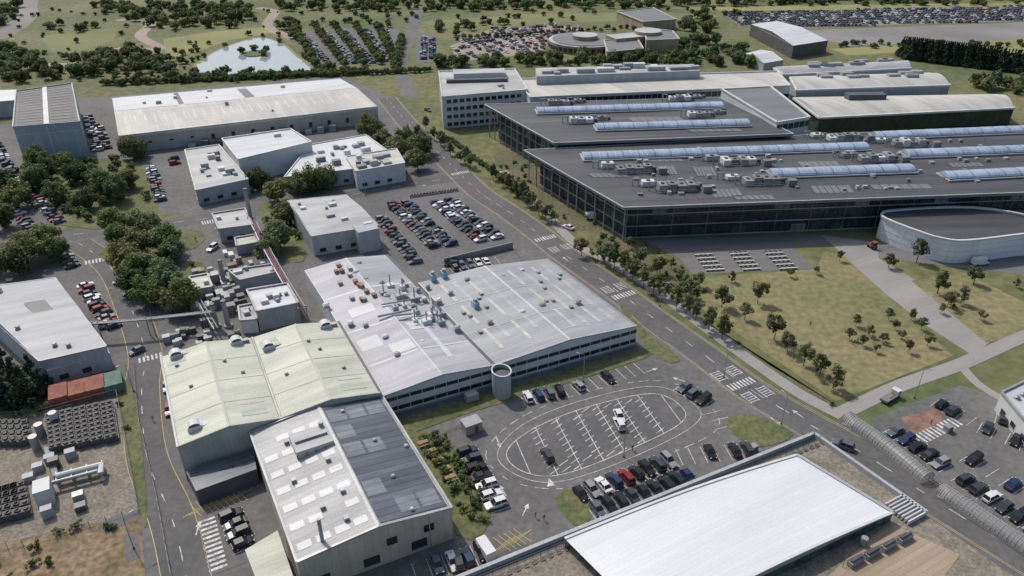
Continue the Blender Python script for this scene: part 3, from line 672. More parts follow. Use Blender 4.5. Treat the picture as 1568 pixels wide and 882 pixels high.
# ---- simple sheds
def shed(name,key,kw,kr,ridge=None,zr=1.2,par=None,wn=None,extra=0):
    b=B();q=Q[key];z=Z[key]
    if ridge is None:
        b.prism(q[::-1],0,z,kw,kr)
        if par:parapet(b,q,z,.5,.5,par)
        g=[(to3(q,z))]
    else:
        b.prism(q[::-1],0,z,kw,'none')
        a,c,d,e=q if ridge==0 else (q[1],q[2],q[3],q[0])
        ra,rb=lp(a,c,.5),lp(e,d,.5);g=gable(b,a,c,d,e,ra,rb,z,z+zr,kr);gends(b,a,c,ra,z,z+zr,kw);gends(b,e,d,rb,z,z+zr,kw)
        for i in range(4):b.beam((*q[i],z-.2),(*q[(i+1)%4],z-.2),.35,.3,'metal')
    for _ in range(extra):
        p=onq(random.choice(g),random.uniform(.1,.9),random.uniform(.1,.9))
        random.choice((lambda:vent(b,p[0],p[1],p[2],.8),lambda:b.box(p[0],p[1],p[2],random.uniform(1,3),random.uniform(1,2),random.uniform(.6,1.5),CA,random.choice(('metal','wall_white')))))()
    if wn:
        n=len(q);r=q[::-1]
        for i in range(n):
            for z0 in wn:wins(b,r[i],r[(i+1)%n],z0,1.3,1.8,2.4)
    return b,g
b,g=shed('x','greyW','wall_blue','roof_grey',1,1.2,extra=5);patch(b,to3(Q['greyW'],8.2),.45,.7,.35,.5,'darkmetal',.0);b.prism(Q['greyL'][::-1],0,4.5,'wall_grey','roof_white');wins(b,Q['greyL'][3],Q['greyL'][2],1,1.4,2,3);b.obj('warehouse')
for k,n,w,r,e in(('sm1','substation_building','wall_grey','roof_lgrey',2),('sm2','kiosk_building','wall_grey','roof_green2',0),('proc1','process_building','wall_grey','roof_white',6),('proc2','process_building','wall_grey','roof_lgrey',4),('proc3','storage_shed','wall_white','roof_lgrey',2),('proc4','storage_shed','wall_green','roof_green',1),('edgeb','office_building','wall_white','roof_white',3)):
    b,g=shed(n,k,w,r,None,par='metal',extra=e,wn=[1] if k in('edgeb','sm1') else None);b.obj(n)
b,g=shed('x','lab7','wall_grey','roof_lgrey',1,1.,extra=8);q=Q['lab7'];wins(b,q[3],q[2],1,1.3,2,3);b.box(*S(560,350,7),0,7,6,7.6,CA,'wall_grey','roof_grey');b.obj('laboratory_building')
b,g=shed('x','hi8','wall_white','roof_white',None,par='wall_white',extra=2)
for k,kw,kr in(('lo8','wall_grey','roof_lgrey'),('C8','wall_blue','roof_white'),('D8','wall_white','roof_cream')):
    b.prism(Q[k][::-1],0,Z[k],kw,kr);parapet(b,Q[k],Z[k],.4,.4,'wall_white')
    q=Q[k][::-1]
    for i in range(4):wins(b,q[i],q[(i+1)%4],1.2,1.2,2,3)
    for _ in range(13):
        p=onq(to3(Q[k],Z[k]),random.uniform(.1,.9),random.uniform(.1,.9));b.box(*p,random.uniform(1,4),random.uniform(1,3),random.uniform(.6,2),CA,random.choice(('metal','wall_grey','wall_white','soffit')))
b.obj('laboratory_building')
b,g=shed('x','ware','wall_beige','roof_beige',1,1.8,extra=8)
q=Q['ware']
for gi in(0,1):
    for i in range(22):
        if i%3:patch(b,g[gi],.04+i*.043,.05+i*.043,.1,.9,'roof_white',.06)
qr=[(*q[0],8.0),(*q[1],8.0),(*lp(q[1],q[2],.5),9.8),(*lp(q[0],q[3],.5),9.8)]
qf=[(*lp(q[0],q[3],.5),9.8),(*lp(q[1],q[2],.5),9.8),(*q[2],8.),(*q[3],8.)]
patch(b,qr,.0,.25,.05,.98,'roof_white',.09);patch(b,qr,.27,.52,.05,.98,'roof_white',.09);patch(b,qr,.56,1,.05,.98,'roof_white',.09);patch(b,qr,.25,.27,.05,.9,'darkmetal',.1);patch(b,qr,.52,.56,.2,.9,'solarp',.1)
for i in range(26):patch(b,qf,.03+i*.037,.036+i*.037,.25,.6,'roof_white',.08)
wins(b,q[3],q[2],2,2.2,1.6,7);ribbon(b,lp(q[3],q[2],.08),lp(q[3],q[2],.3),0,3.5,'wall_grey',.08);ribbon(b,q[3],q[2],6.9,7.8,'wall_white',.07)
for i in range(12):
    p=lp(q[3],q[2],.25+i*.05);b.box(p[0]+1,p[1]-3,0,3,3,random.uniform(1.5,4),.2,random.choice(('metal','wall_grey','darkmetal')))
b.obj('warehouse')
b,g=shed('x','box10','wall_blue','roof_dark',None,par='wall_grey');patch(b,to3(Q['box10'],15),.46,.54,0,1,'wall_white',.3)
for i in range(14):patch(b,to3(Q['box10'],15),.05,.44,.04+i*.07,.05+i*.07,'soffit',.2);patch(b,to3(Q['box10'],15),.56,.95,.04+i*.07,.05+i*.07,'soffit',.2)
q=Q['box10'];ribbon(b,q[3],q[2],11.5,11.8,'wall_white',.07);ribbon(b,lp(q[3],q[2],.48),lp(q[3],q[2],.5),0,15,'wall_white',.09);b.obj('high_bay_warehouse')
b,g=shed('x','boxl','wall_grey','roof_white',None);b.obj('warehouse')
b,g=shed('x','off','wall_white','roof_lgrey',None,par='wall_white',extra=6)
q=Q['off']
for z0 in(1.2,4.8,8.4,12):wins(b,q[3],q[2],z0,1.6,2.2,.9);wins(b,q[0],q[3],z0,1.6,2.2,1.5)
gq=to3(q,15);x,y,_=onq(gq,.5,.3);b.box(x,y,15,26,9,3,.1,'wall_white','roof_lgrey');b.box(*onq(gq,.45,.5)[:2],15,30,3,1.5,.1,'darkmetal')
q=Q['offL'];b.prism(q[::-1],0,14,'wall_white','roof_beige');parapet(b,q,14,.6,.6,'wall_white')
for z0 in(1.2,4.8,8.4):ribbon(b,q[3],q[2],z0,z0+1.9,'glass',.06,3)
ribbon(b,lp(q[3],q[2],.06),lp(q[3],q[2],.75),10.5,13.2,'glass',.08,3)
q=Q['offU'];b.prism(q[::-1],13.9,18,'wall_grey','roof_lgrey')
for _ in range(16):
    p=onq(to3(q,18),random.random(),random.uniform(.2,.8));b.box(*p,random.uniform(3,9),3,random.uniform(1,2.4),.1,random.choice(('metal','wall_white','wall_grey')))
b.obj('office_building')
for k,n in(('w12a','test_building'),('w12b','exhibition_building'),('w12c','test_building')):
    b=B();q=Q[k];z=Z[k];b.prism(q[::-1],0,z,'glass' if k=='w12b' else 'wall_grey','none');prev=None;kr='roof_beige' if k!='w12c' else 'roof_lgrey'
    for i in range(11):
        t=i/10;r=[(*lp(q[0],q[3],t),z+2.2*math.sin(math.pi*t)),(*lp(q[1],q[2],t),z+2.2*math.sin(math.pi*t))]
        if prev:b.face([prev[0],prev[1],r[1],r[0]],kr)
        prev=r
    if k=='w12b':
        ribbon(b,q[3],q[2],0,z-1,'glass',.06,4,'darkmetal')
        p=onq(to3(q,z+2),.3,.35);b.box(p[0],p[1],12,18,5,2.5,.05,'darkmetal')
    parapet(b,q,z-.6,.8,1,'wall_white')
    for e0 in((0,3),(1,2)):
        for i in range(10):
            t,t2=i/10,(i+1)/10;b.face([(*lp(q[e0[0]],q[e0[1]],t),z),(*lp(q[e0[0]],q[e0[1]],t2),z),(*lp(q[e0[0]],q[e0[1]],t2),z+2.2*math.sin(math.pi*t2)),(*lp(q[e0[0]],q[e0[1]],t),z+2.2*math.sin(math.pi*t))],'wall_white')
    if k!='w12b':
        for _ in range(10):
            p=onq(to3(q,z+1),random.uniform(.1,.9),random.uniform(.2,.6));b.box(*p,6,3,2.2,.05,'metal')
    b.obj(n)
# ---- large dark design centre
b=B()
def inq(q,s):
    L=[]
    for i in range(len(q)):
        a,p,c=Vector(q[i-1]),Vector(q[i]),Vector(q[(i+1)%len(q)]);d1=(p-a).normalized();d2=(c-p).normalized()
        n1=Vector((d1.y,-d1.x));n2=Vector((d2.y,-d2.x));n=(n1+n2);n=n/max(.4,n.length_squared/2) if n.length>.1 else n1
        L.append((p.x+n.x*s,p.y+n.y*s))
    return L
def curtain(b,q,z0,z1,edges,fl=4.2,bay=2.4):
    for i in edges:
        a,c=q[i],q[(i+1)%len(q)];d=Vector((c[0]-a[0],c[1]-a[1]));L=d.length;d/=L;n=Vector((-d.y,d.x))
        m=Vector(((a[0]+c[0])/2,(a[1]+c[1])/2));cen=Vector((sum(p[0] for p in q)/len(q),sum(p[1] for p in q)/len(q)))
        if (m+n-cen).length<(m-n-cen).length:n=-n
        b.face([(*a,z0),(*c,z0),(*c,z1),(*a,z1)],'glass');ang=math.atan2(d.y,d.x)
        for j in range(int(L/bay)+1):
            p=(a[0]+d.x*j*bay+n.x*.15,a[1]+d.y*j*bay+n.y*.15);b.box(*p,z0,.1,.2,z1-z0,ang,'darkmetal' if j%5 else 'metal')
        for j in range(int(L/7)):
            if random.random()<.5:
                p=(a[0]+d.x*j*7+n.x*.05,a[1]+d.y*j*7+n.y*.05);zz=z0+4.2*random.choice((0,1,2));q2_=(p[0]+d.x*5,p[1]+d.y*5)
                if zz+3<z1:b.face([(*p,zz+.4),(*q2_,zz+.4),(*q2_,zz+2.8),(*p,zz+2.8)],random.choice(('greenglass','soffit')))
        zz=z0
        while zz<z1:
            for dz,h,k in((0,.35,'metal'),(1.4,.06,'darkmetal'),(2.2,.06,'darkmetal'),(3,.06,'darkmetal')):
                if zz+dz+h<z1:b.beam((a[0]+n.x*.15,a[1]+n.y*.15,zz+dz),(c[0]+n.x*.15,c[1]+n.y*.15,zz+dz),.4 if dz==0 else .2,h,k)
            zz+=fl
for key,z in(('roof1',15),('roof2',13)):
    q=Q[key];w=inq(q,4)
    if inside(w[0],q)==False:w=inq(q,-4)
    b.prism(q,z-.9,z,'soffit','roof_dark');parapet(b,q,z,.2,.5,'wall_grey')
    curtain(b,w,0,z-.9,range(len(w)))
    qq=to3(q if len(q)==4 else [q[0],q[3],q[4],q[5]],z)
    if len(q)==4:
        for v0 in(.1,.5,.92):patch(b,qq,.02,.98,v0,v0+.012,'roof_darkpale',.06)
r2=Q['roof2']
for (u0,v0,u1,v1,zz) in((900,266,955,272,13),(1085,290,1130,302,13),(1240,285,1300,296,13),(1330,283,1420,290,13),(1060,256,1090,270,13),(1000,255,1030,268,13),(1450,250,1500,256,13),(1500,225,1560,230,13),(1220,248,1280,256,13),(870,178,905,183,15),(970,168,1040,172,15),(960,180,1040,186,15),(1120,300,1180,306,13),(1350,255,1380,262,13),(1050,198,1130,202,15),(1200,230,1240,236,13),(980,243,1040,248,13)):
    b.face([(*S(u0,v0,zz),zz+.1),(*S(u1,v0-1,zz),zz+.1),(*S(u1+8,v1-1,zz),zz+.1),(*S(u0+8,v1,zz),zz+.1)],'roof_darkpale')
    for i in range(6):
        t=i/6;p0=lp(S(u0,v0,zz),S(u1,v0-1,zz),t);p1=lp(S(u0+8,v1,zz),S(u1+8,v1-1,zz),t);strip(b,[p0,p1],.4,zz+.14,'roof_dark')
for (u0,v0,u1,v1) in((905,262,1790,225),(930,285,1810,255),(950,308,1820,277)):
    strip(b,[S(u0,v0,13),S(u1,v1,13)],.7,13.05,'darkmetal')
for t in np.linspace(.06,.95,12):
    a=lp(r2[5],r2[4],t);e=lp(r2[0],r2[3],t);strip(b,[a,lp(a,e,.93)],.35,13.07,'darkmetal')
def barrel(b,a,c,z,w,h):
    d=Vector((c[0]-a[0],c[1]-a[1]));L=d.length;d/=L;n=Vector((-d.y,d.x));N=int(L/3);A=7
    def pt(s,i,e=0):
        t=math.pi*(.08+.84*i/A);return (a[0]+d.x*s+n.x*math.cos(t)*(w/2+e),a[1]+d.y*s+n.y*math.cos(t)*(w/2+e),z+.3+math.sin(t)*(h+e))
    b.box((a[0]+c[0])/2,(a[1]+c[1])/2,z,L+1,w+1,.45,math.atan2(d.y,d.x),'wall_grey')
    for s in range(N):
        s0,s1=s*L/N,(s+1)*L/N
        for i in range(A):
            b.face([pt(s0+.12,i),pt(s1-.12,i),pt(s1-.12,i+1),pt(s0+.12,i+1)],'skylight')
            b.face([pt(s0-.1,i,.05),pt(s0+.1,i,.05),pt(s0+.1,i+1,.05),pt(s0-.1,i+1,.05)],'darkmetal' if s%2 else 'wall_white')
    for s in(0,L):b.face([pt(s,i) for i in range(A+1)],'skylight')
for k in 'ABCDEFG':barrel(b,*Q['sky'+k],Z['sky'+k],6.8,1.8)
for i,p in enumerate(Q['plants2']):plant(b,*p,13,13,5,2.5,.09);plant(b,p[0]-9,p[1]+4,13,5,3,1.8,.09);b.box(p[0]+10,p[1]-2,13,3,2,2.2,.09,'soffit')
for p in Q['plants1']:plant(b,*p,15,10,4.5,2.2,.09);plant(b,p[0]+9,p[1]+4,15,4,3,1.5,.09)
for _ in range(90):
    u,v=random.uniform(860,1560),random.uniform(215,300);p=S(u,v,13)
    if inside(p,r2) and (inside((p[0]-6,p[1]-6),r2) and inside((p[0]+6,p[1]+6),r2)):b.box(*p,13,random.uniform(.8,2),random.uniform(.8,1.6),random.uniform(.5,1.1),.09,random.choice(('metal','soffit','wall_grey')))
q=Q['link'];b.prism(q[::-1],0,17,'wall_white','roof_darkpale');parapet(b,q,17,.5,.8,'wall_white');ribbon(b,q[3],q[2],13.5,16,'greenglass',.1,3)
for t in np.linspace(.02,.98,12):
    p=lp(Q['roof2'][0],Q['roof2'][5],t);b.cyl(p[0]+1.5,p[1]+.8,0,.25,12.1,'metal',8)
    p=lp(Q['roof1'][0],Q['roof1'][3],t);b.cyl(p[0]+1.5,p[1]+.8,0,.25,14.1,'metal',8)
b.obj('design_centre_building')
b=B();q=catmull(Q['silver'],4,True);b.prism(q[::-1],0,8,'silver','none');b.face([(*p,7.4) for p in q],'roof_dark')
for i in range(len(q)):b.beam((*q[i],7.7),(*q[(i+1)%len(q)],7.7),.8,.5,'wall_white')
for zz in(2,4,6):
    for i in range(len(q)):b.beam((*q[i],zz),(*q[(i+1)%len(q)],zz),.12,.05,'wall_grey')
b.obj('silver_pavilion')
b=B();c0,c1=Q['ring'];R=c1[0]-c0[0]
b.cyl(*c0,0,R,5,'tanbrick',40,kt='roof_lgrey');b.cyl(*c0,5.05,R*.9,.5,'wall_grey',40,kt='roof_darkpale');b.cyl(*c0,5.6,R*.35,2.5,'tanbrick',24,kt='roof_lgrey')
for i in range(40):
    t=i*math.pi/20;b.box(c0[0]+R*math.cos(t),c0[1]+R*math.sin(t),1,2.5,.5,2.5,t+1.57,'glass')
for k in('rb','rb2','rb3'):
    b.prism(Q[k][::-1],0,Z[k],'tanbrick','roof_darkpale');parapet(b,Q[k],Z[k],.5,1,'wall_beige')
x,y=Q['rb2'][0];b.cyl(x,y-20,0,9,10,'tanbrick',20,kt='roof_lgrey');b.box(x-14,y-26,0,26,14,8,.4,'tanbrick','roof_lgrey')
b.obj('round_conference_building')
for k in('tent','tent2'):
    b,g=shed('x',k,'wall_grey' if k=='tent2' else 'darkmetal','roof_white',1,2);b.obj('storage_hall')
for i,(u,v,k) in enumerate(((88,598,'rust'),(118,592,'rust'),(146,585,'rust'),(172,579,'contgreen'))):
    b=B();x,y=S(u,v,2.6)
    b.box(0,0,0,3.9,6.1,2.6,0,k)
    for j in range(14):
        b.box(0,-2.8+j*.43,2.6,3.7,.12,.05,0,k)
        for sx_ in(-1.97,1.97):b.box(sx_,-2.8+j*.43,.2,.05,.15,2.2,0,k)
    put('shipping_container',b.obj('container',me_only=True),x,y,.04,CA)
def chiller(key,nx_,ny_):
    q=Q[key];b=B()
    for i in range(nx_):
        for j in range(ny_):
            p=lp(lp(q[0],q[2],i/(nx_-1)),lp(q[1],q[3],i/(nx_-1)),j/(ny_-1))
            b.box(*p,.1,2.6,1.5,1.6,CA,'darkmetal','black')
            for s in(-.65,.65):b.cyl(p[0]+Ad[0]*s,p[1]+Ad[1]*s,1.7,.45,.3,'darkmetal',10,kt='black')
    for i in range(nx_):
        p=lp(q[0],q[2],i/(nx_-1));r=lp(q[1],q[3],i/(nx_-1));b.tube([(p[0]+1.6,p[1],.8),(r[0]+1.6,r[1],.8)],.12,'metal',6)
    b.obj('chiller_units')
chiller('chill',5,8);chiller('chill2',5,4);chiller('chill3',4,5)
b=B();p=Q['pipes']
b.tube([(*p[0],2),(*p[1],2)],.6,'wall_white',10);b.tube([(p[0][0],p[0][1]-2,2),(p[1][0],p[1][1]-2,2)],.4,'metal',10);b.tube([(*S(160,722),2),(*S(158,735),2),(*S(158,735),.2)],.6,'wall_white')
for t in(0,.33,.66,1):x,y=lp(p[0],p[1],t);b.box(x,y,0,.2,3,2,CA,'metal')
b.box(*p[2],0,3,4,4,CA,'wall_white');x,y=S(65,668);b.cyl(x,y,0,.9,3.5,'metal');b.cyl(x+1,y-4,0,.9,3.5,'metal');b.cyl(x+1,y+4,0,.9,3.5,'wall_white')
for u,v in((78,706),(85,715),(122,765),(125,780),(75,790),(60,720),(45,735),(110,700)):b.box(*S(u,v),0,2,1.6,random.uniform(1,2.4),CA,random.choice(('metal','darkmetal','wall_grey')))
for i in range(5):b.tube([(*S(70+i*2,690),1),(*S(84+i*2,735),1)],.15,'metal')
b.obj('cooling_pipework')
def rack(l,z,w,ks):
    b=B();l=catmull(l,5)
    for i,k in enumerate(ks):
        o=offs(l,(i-(len(ks)-1)/2)*w/len(ks));b.tube([(*p,z+.3) for p in o],.2,k,6)
    for p in l[::3]:
        for s in(-w/2,w/2):b.box(p[0]+s,p[1],0,.2,.2,z+.8,0,'metal')
        b.box(p[0],p[1],z,w,.2,.2,0,'metal')
    b.obj('pipe_rack')
rack([S(385,335,5),S(405,375,5),S(430,420,5),S(462,472,5)],5,2.4,('wall_white','maroon','maroon','metal'))
rack([S(80,500,5),S(200,492,5),S(330,478,5)],5,1.4,('metal','metal','soffit'))
rack([S(300,450,5),S(330,500,5)],4,2,('metal','soffit'))
for u,v,h in((387,352,15),(332,500,7),(350,500,8),(345,440,9)):
    x,y=S(u,v);b=B();b.cyl(x,y,0,.75,h,'metal',14,.6);b.cyl(x,y,h,.7,.3,'darkmetal',14);b.cyl(x,y,0,1.2,.6,'concrete',12);b.obj('chimney')
b=B()
for _ in range(44):
    x,y=S(random.uniform(300,372),random.uniform(420,515));b.box(x,y,.02,random.uniform(1,3.5),random.uniform(1,3),random.uniform(.8,3.2),CA,random.choice(('metal','darkmetal','brick','wall_grey','soffit','concrete')))
for _ in range(18):
    x,y=S(random.uniform(345,420),random.uniform(388,412));b.box(x,y,.02,random.uniform(1,3),random.uniform(1,3),random.uniform(.5,2),CA,random.choice(('metal','wall_white','brick','soffit')))
for _ in range(22):
    x,y=S(random.uniform(255,320),random.uniform(508,530));b.box(x,y,.02,random.uniform(1,2.5),random.uniform(1,2),random.uniform(.8,2),CA,random.choice(('metal','darkmetal','wall_grey','soffit')))
b.obj('process_plant_equipment')
for k in('tube1','tube2'):
    l=catmull(Q[k],8);b=B();A=8;Ls=[]
    for i in range(len(l)):
        a=l[max(0,i-1)];c=l[min(len(l)-1,i+1)];n=Vector((-(c[1]-a[1]),c[0]-a[0])).normalized()
        Ls.append([(l[i][0]+n.x*1.8*math.cos(t),l[i][1]+n.y*1.8*math.cos(t),.9+1.7*math.sin(t)) for t in [math.pi*j/A for j in range(A+1)]])
    for i in range(len(l)):
        b.tube(Ls[i],.1,'metal',5)
        if i<len(l)-1:
            for j in range(A):b.face([Ls[i][j],Ls[i+1][j],Ls[i+1][j+1],Ls[i][j+1]],'polycarb')
            m=[lp(Ls[i][j],Ls[i+1][j],.5) for j in range(A+1)];b.tube(m,.06,'metal',4)
            b.beam(Ls[i][A//2],Ls[i+1][A//2],.15,.1,'metal')
            for e in(0,A):b.face([(*Ls[i][e][:2],0),(*Ls[i+1][e][:2],0),Ls[i+1][e],Ls[i][e]],'polycarb')
    strip(b,l,3.2,.09,'paving');b.obj('covered_walkway')
# ---------------------------------------------------------------- trees
def rnd(n):return np.random.RandomState(n)
def treemesh(name,h,r,cb,nl,ls,mat_,seed,shape='round',trunk=.25,ncl=26):
    R=rnd(seed);b=B()
    b.tube([(0,0,0),(R.randn()*.1,R.randn()*.1,h*.35),(R.randn()*.2,R.randn()*.2,h*.75)],trunk,'bark',6,trunk*.25)
    cz=(cb+h)/2;rz=(h-cb)/2;cl=[]
    for i in range(ncl):
        if shape=='cone':
            t=R.rand()**1.4;rr=r*(1-t)*.95;a=R.rand()*6.283;q=math.sqrt(R.rand());cl.append((rr*q*math.cos(a),rr*q*math.sin(a),cb+(h-cb)*t*.95,max(.25,r*.32*(1.15-t))))
        else:
            d=R.randn(3);d/=np.linalg.norm(d);s=R.uniform(.4,.85)*(1+.25*math.sin(3*d[0]+seed))
            cl.append((d[0]*r*s,d[1]*r*s,cz+d[2]*rz*s,r*R.uniform(.24,.42)))
    for c in cl[:8]:
        b.tube([(0,0,h*.25+R.rand()*h*.2),(c[0]*.5,c[1]*.5,(c[2]+h*.35)/2),c[:3]],trunk*.4,'bark',4,trunk*.08)
    v=b.v;f=b.f;m=b.m;mi=b.mi(mat_)
    for i in range(nl):
        c=cl[R.randint(len(cl))];d=R.randn(3);d/=np.linalg.norm(d);p=np.array(c[:3])+d*c[3]*(R.rand()**.33)
        if p[2]<cb*.6:continue
        n=d*.8+np.array((0,0,.35))+R.randn(3)*.35;n/=np.linalg.norm(n);u=np.cross(n,R.randn(3));u/=np.linalg.norm(u);w=np.cross(n,u);s=ls*R.uniform(.6,1.3)
        k=len(v)
        for a_,b_ in((-1,-.6),(.2,-1),(1,.5),(-.3,1)):v.append(tuple(p+u*a_*s*.5+w*b_*s*.5))
        f.append([k,k+1,k+2,k+3]);m.append(mi)
    return b.obj(name,me_only=True)
BIG=[treemesh('crown%d'%i,9.5,5.2,1.2,4600,.6,'leaf',i,ncl=38) for i in range(5)]
YNG=[treemesh('young%d'%i,6.5,2.1,1.5,1000,.38,'leafyoung',10+i,ncl=18,trunk=.13) for i in range(4)]
FAR=[treemesh('far%d'%i,8,4.6,.3,1200,.95,'leaf',20+i,ncl=26) for i in range(4)]
FIR=[treemesh('fir%d'%i,12,3.4,.5,2600,.5,'needle',30+i,'cone',ncl=70) for i in range(2)]
SHR=[treemesh('shrub%d'%i,1.8,1.5,.1,400,.32,'leaf',40+i,ncl=10,trunk=.06) for i in range(3)]
def tint():
    g=random.uniform(.6,1.25);return (g*random.uniform(.8,1.25),g,g*random.uniform(.8,1.3))
def tree(me,p,s,name='tree',parent=None):
    if p[1]>400 and inside(p,LK) and parent and parent.name!='island_trees':return
    k=s*random.uniform(.85,1.15);put(name,random.choice(me),p[0],p[1],.0,random.uniform(0,6.28),(k*random.uniform(.88,1.12),k*random.uniform(.88,1.12),k*random.uniform(.85,1.1)),tint(),parent)
def E(n):
    e=bpy.data.objects.new(n,None);C.objects.link(e);return e
for p in Q['trees']:tree(YNG,p,1.1,'birch_tree')
for p in Q['lawntrees']:tree(YNG,p,.55,'birch_tree')
for p in Q['bigtrees']:tree(BIG,p,.98 if p[1]<260 else .95,'broadleaf_tree')
for p in Q['firs']:tree(FIR,p,1.1,'conifer_tree')
e=E('meadow_shrubs')
for p in fill(Q['meadow'],4.5,.5):
    if random.random()<.25:tree(YNG,p,.65,'tree',e)
    elif random.random()<.6:tree(SHR,p,.7,'shrub',e)
for p in fill(Q['verge2'],5,.5):
    if random.random()<.35:tree(SHR,p,.9,'shrub',e)
for k,sp,pr,s in(('g2',1.9,.75,.9),('g9',6,.6,1.8),('g6',5,.4,1.2),('g8',4,.4,1.2),('earth',3.5,.4,.9),('g10',4,.3,.7),('g11',3,.5,1.3),('g7',4,.3,1),('lawn2',14,.3,.8)):
    e=E('shrubbery')
    for p in fill(Q[k],sp,.5):
        if k=='g2' and (p[0]+20)*.88+(p[1]-125)*.475<0:continue
        if random.random()<pr:tree(SHR,p,s,'shrub',e)
for k,sp,s in(('f1',9,.95),('f2',9,.9),('f3',11,.95),('f4',7,.65),('f6',12,1.),('f7',7.5,.85),('f8',12,.8),('f10',12,1.1),('f11',8,1),('f14',10,.9),('f15',9,.7),('f16',11,1),('f17',14,.7),('f18',13,.6),('f19',9,.8)):
    e=E('woodland')
    for p in fill(Q[k],sp,.5):
        if random.random()<.9:tree(FAR,p,s*random.uniform(.6,1.15),'tree',e)
e=E('car_park_trees')
for u0,v0,u1,v1 in((452,45,488,108),(482,42,528,102),(512,42,558,100),(545,42,583,98),(578,42,604,94),(616,60,605,110)):
    a,c=S(u0,v0),S(u1,v1)
    for i in range(15):tree(FAR,lp(a,c,i/14),.7,'tree',e)
e=E('lakeside_trees')
for i in range(30):tree(FAR,S(300+i*9,123-i*.4),random.uniform(.4,.62),'tree',e)
for i in range(8):tree(FAR,S(466+i*4,88+i*3),.4,'tree',e)
for i in range(10):tree(FAR,S(286+i*9,98-i*3.4),.4,'tree',e)
e=E('island_trees')
for p in Q['isl'][:4]:tree(FAR,p,.6,'tree',e)
e=E('scrub')
for _ in range(130):
    tree(FAR,S(random.uniform(-20,430),random.uniform(15,128)),random.uniform(.2,.5),'tree',e)
e=E('field_trees')
for _ in range(80):
    u,v=random.uniform(430,1160),random.uniform(10,42);tree(FAR,S(u,v),.5,'tree',e)
for i in range(40):tree(FAR,S(700+i*10,60-i*.6+random.uniform(-2,2)),.42,'tree',e)
for _ in range(40):tree(FAR,S(random.uniform(1250,1568),random.uniform(66,74)),.42,'tree',e)
for _ in range(40):tree(FAR,S(random.uniform(1150,1568),random.uniform(4,9)),.6,'tree',e)
e=E('hedge')
for i in range(60):tree(SHR,lp(S(690,215),S(800,300),i/60),1.,'shrub',e)
for i in range(70):tree(FAR,S(160+i*7.2,131-i*.3+random.uniform(-1,1)),.45,'tree',e)
e=E('conifer_hedge')
for (u0,v0,u1,v1,n) in((1386,90,1535,108,46),(1552,112,1640,122,20)):
    for i in range(n):
        x,y=lp(S(u0,v0),S(u1,v1),i/(n-1));put('tree',random.choice(FIR),x,y+random.uniform(-3,3),0,i,(1.1,1.1,1.15),tint(),e);put('tree',random.choice(FIR),x,y+7,0,i*2,(1.1,1.1,1.1),tint(),e)
e=E('distant_woodland')
for _ in range(500):
    y=random.choice((790,830,980,1250))+random.uniform(-20,20);tree(FAR,(random.uniform(-900,900),y),1.4,'tree',e)
# ---------------------------------------------------------------- people
def person():
    J=[(0,0,.95),(0,0,1.2),(0,0,1.42),(0,.02,1.55),(0,.02,1.66),(.1,0,.9),(.13,.14,.5),(.13,.12,.07),(.13,.26,.03),(-.1,0,.9),(-.13,-.05,.5),(-.13,-.22,.1),(-.13,-.12,.03),(.2,0,1.4),(.27,-.06,1.12),(.28,.06,.86),(-.2,0,1.4),(-.27,.06,1.12),(-.28,.2,.9)]
    Ee=[(0,1),(1,2),(2,3),(3,4),(0,5),(5,6),(6,7),(7,8),(0,9),(9,10),(10,11),(11,12),(2,13),(13,14),(14,15),(2,16),(16,17),(17,18)]
    Rr=[.16,.15,.17,.06,.1,.1,.07,.045,.04,.1,.07,.045,.04,.07,.05,.035,.07,.05,.035]
    me=bpy.data.meshes.new('pedestrian');me.from_pydata(J,Ee,[]);o=bpy.data.objects.new('tmp',me);C.objects.link(o)
    o.modifiers.new('s','SKIN')
    for i,sv in enumerate(me.skin_vertices[0].data):sv.radius=(Rr[i],Rr[i]*.8);sv.use_root=(i==0)
    o.modifiers.new('d','SUBSURF').levels=1
    dg=bpy.context.evaluated_depsgraph_get();m2=bpy.data.meshes.new_from_object(o.evaluated_get(dg));bpy.data.objects.remove(o)
    m2.materials.clear()
    for k in('cloth','trouser','skin','black'):m2.materials.append(M[k])
    for p in m2.polygons:
        z=p.center.z;p.material_index=0 if .93<z<1.47 else (1 if z>.1 else 3) if z<=.93 else (2 if z<1.68 else 3)
        p.use_smooth=True
    return m2
PM=person()
for i,p in enumerate(Q['people']):put('pedestrian',PM,p[0],p[1],.08,random.uniform(0,6.28),(1,1,1),(.7,.1,.1) if i in(4,5) else random.choice(((.5,.5,.5),(.05,.07,.15),(.1,.1,.1),(.6,.55,.5))))
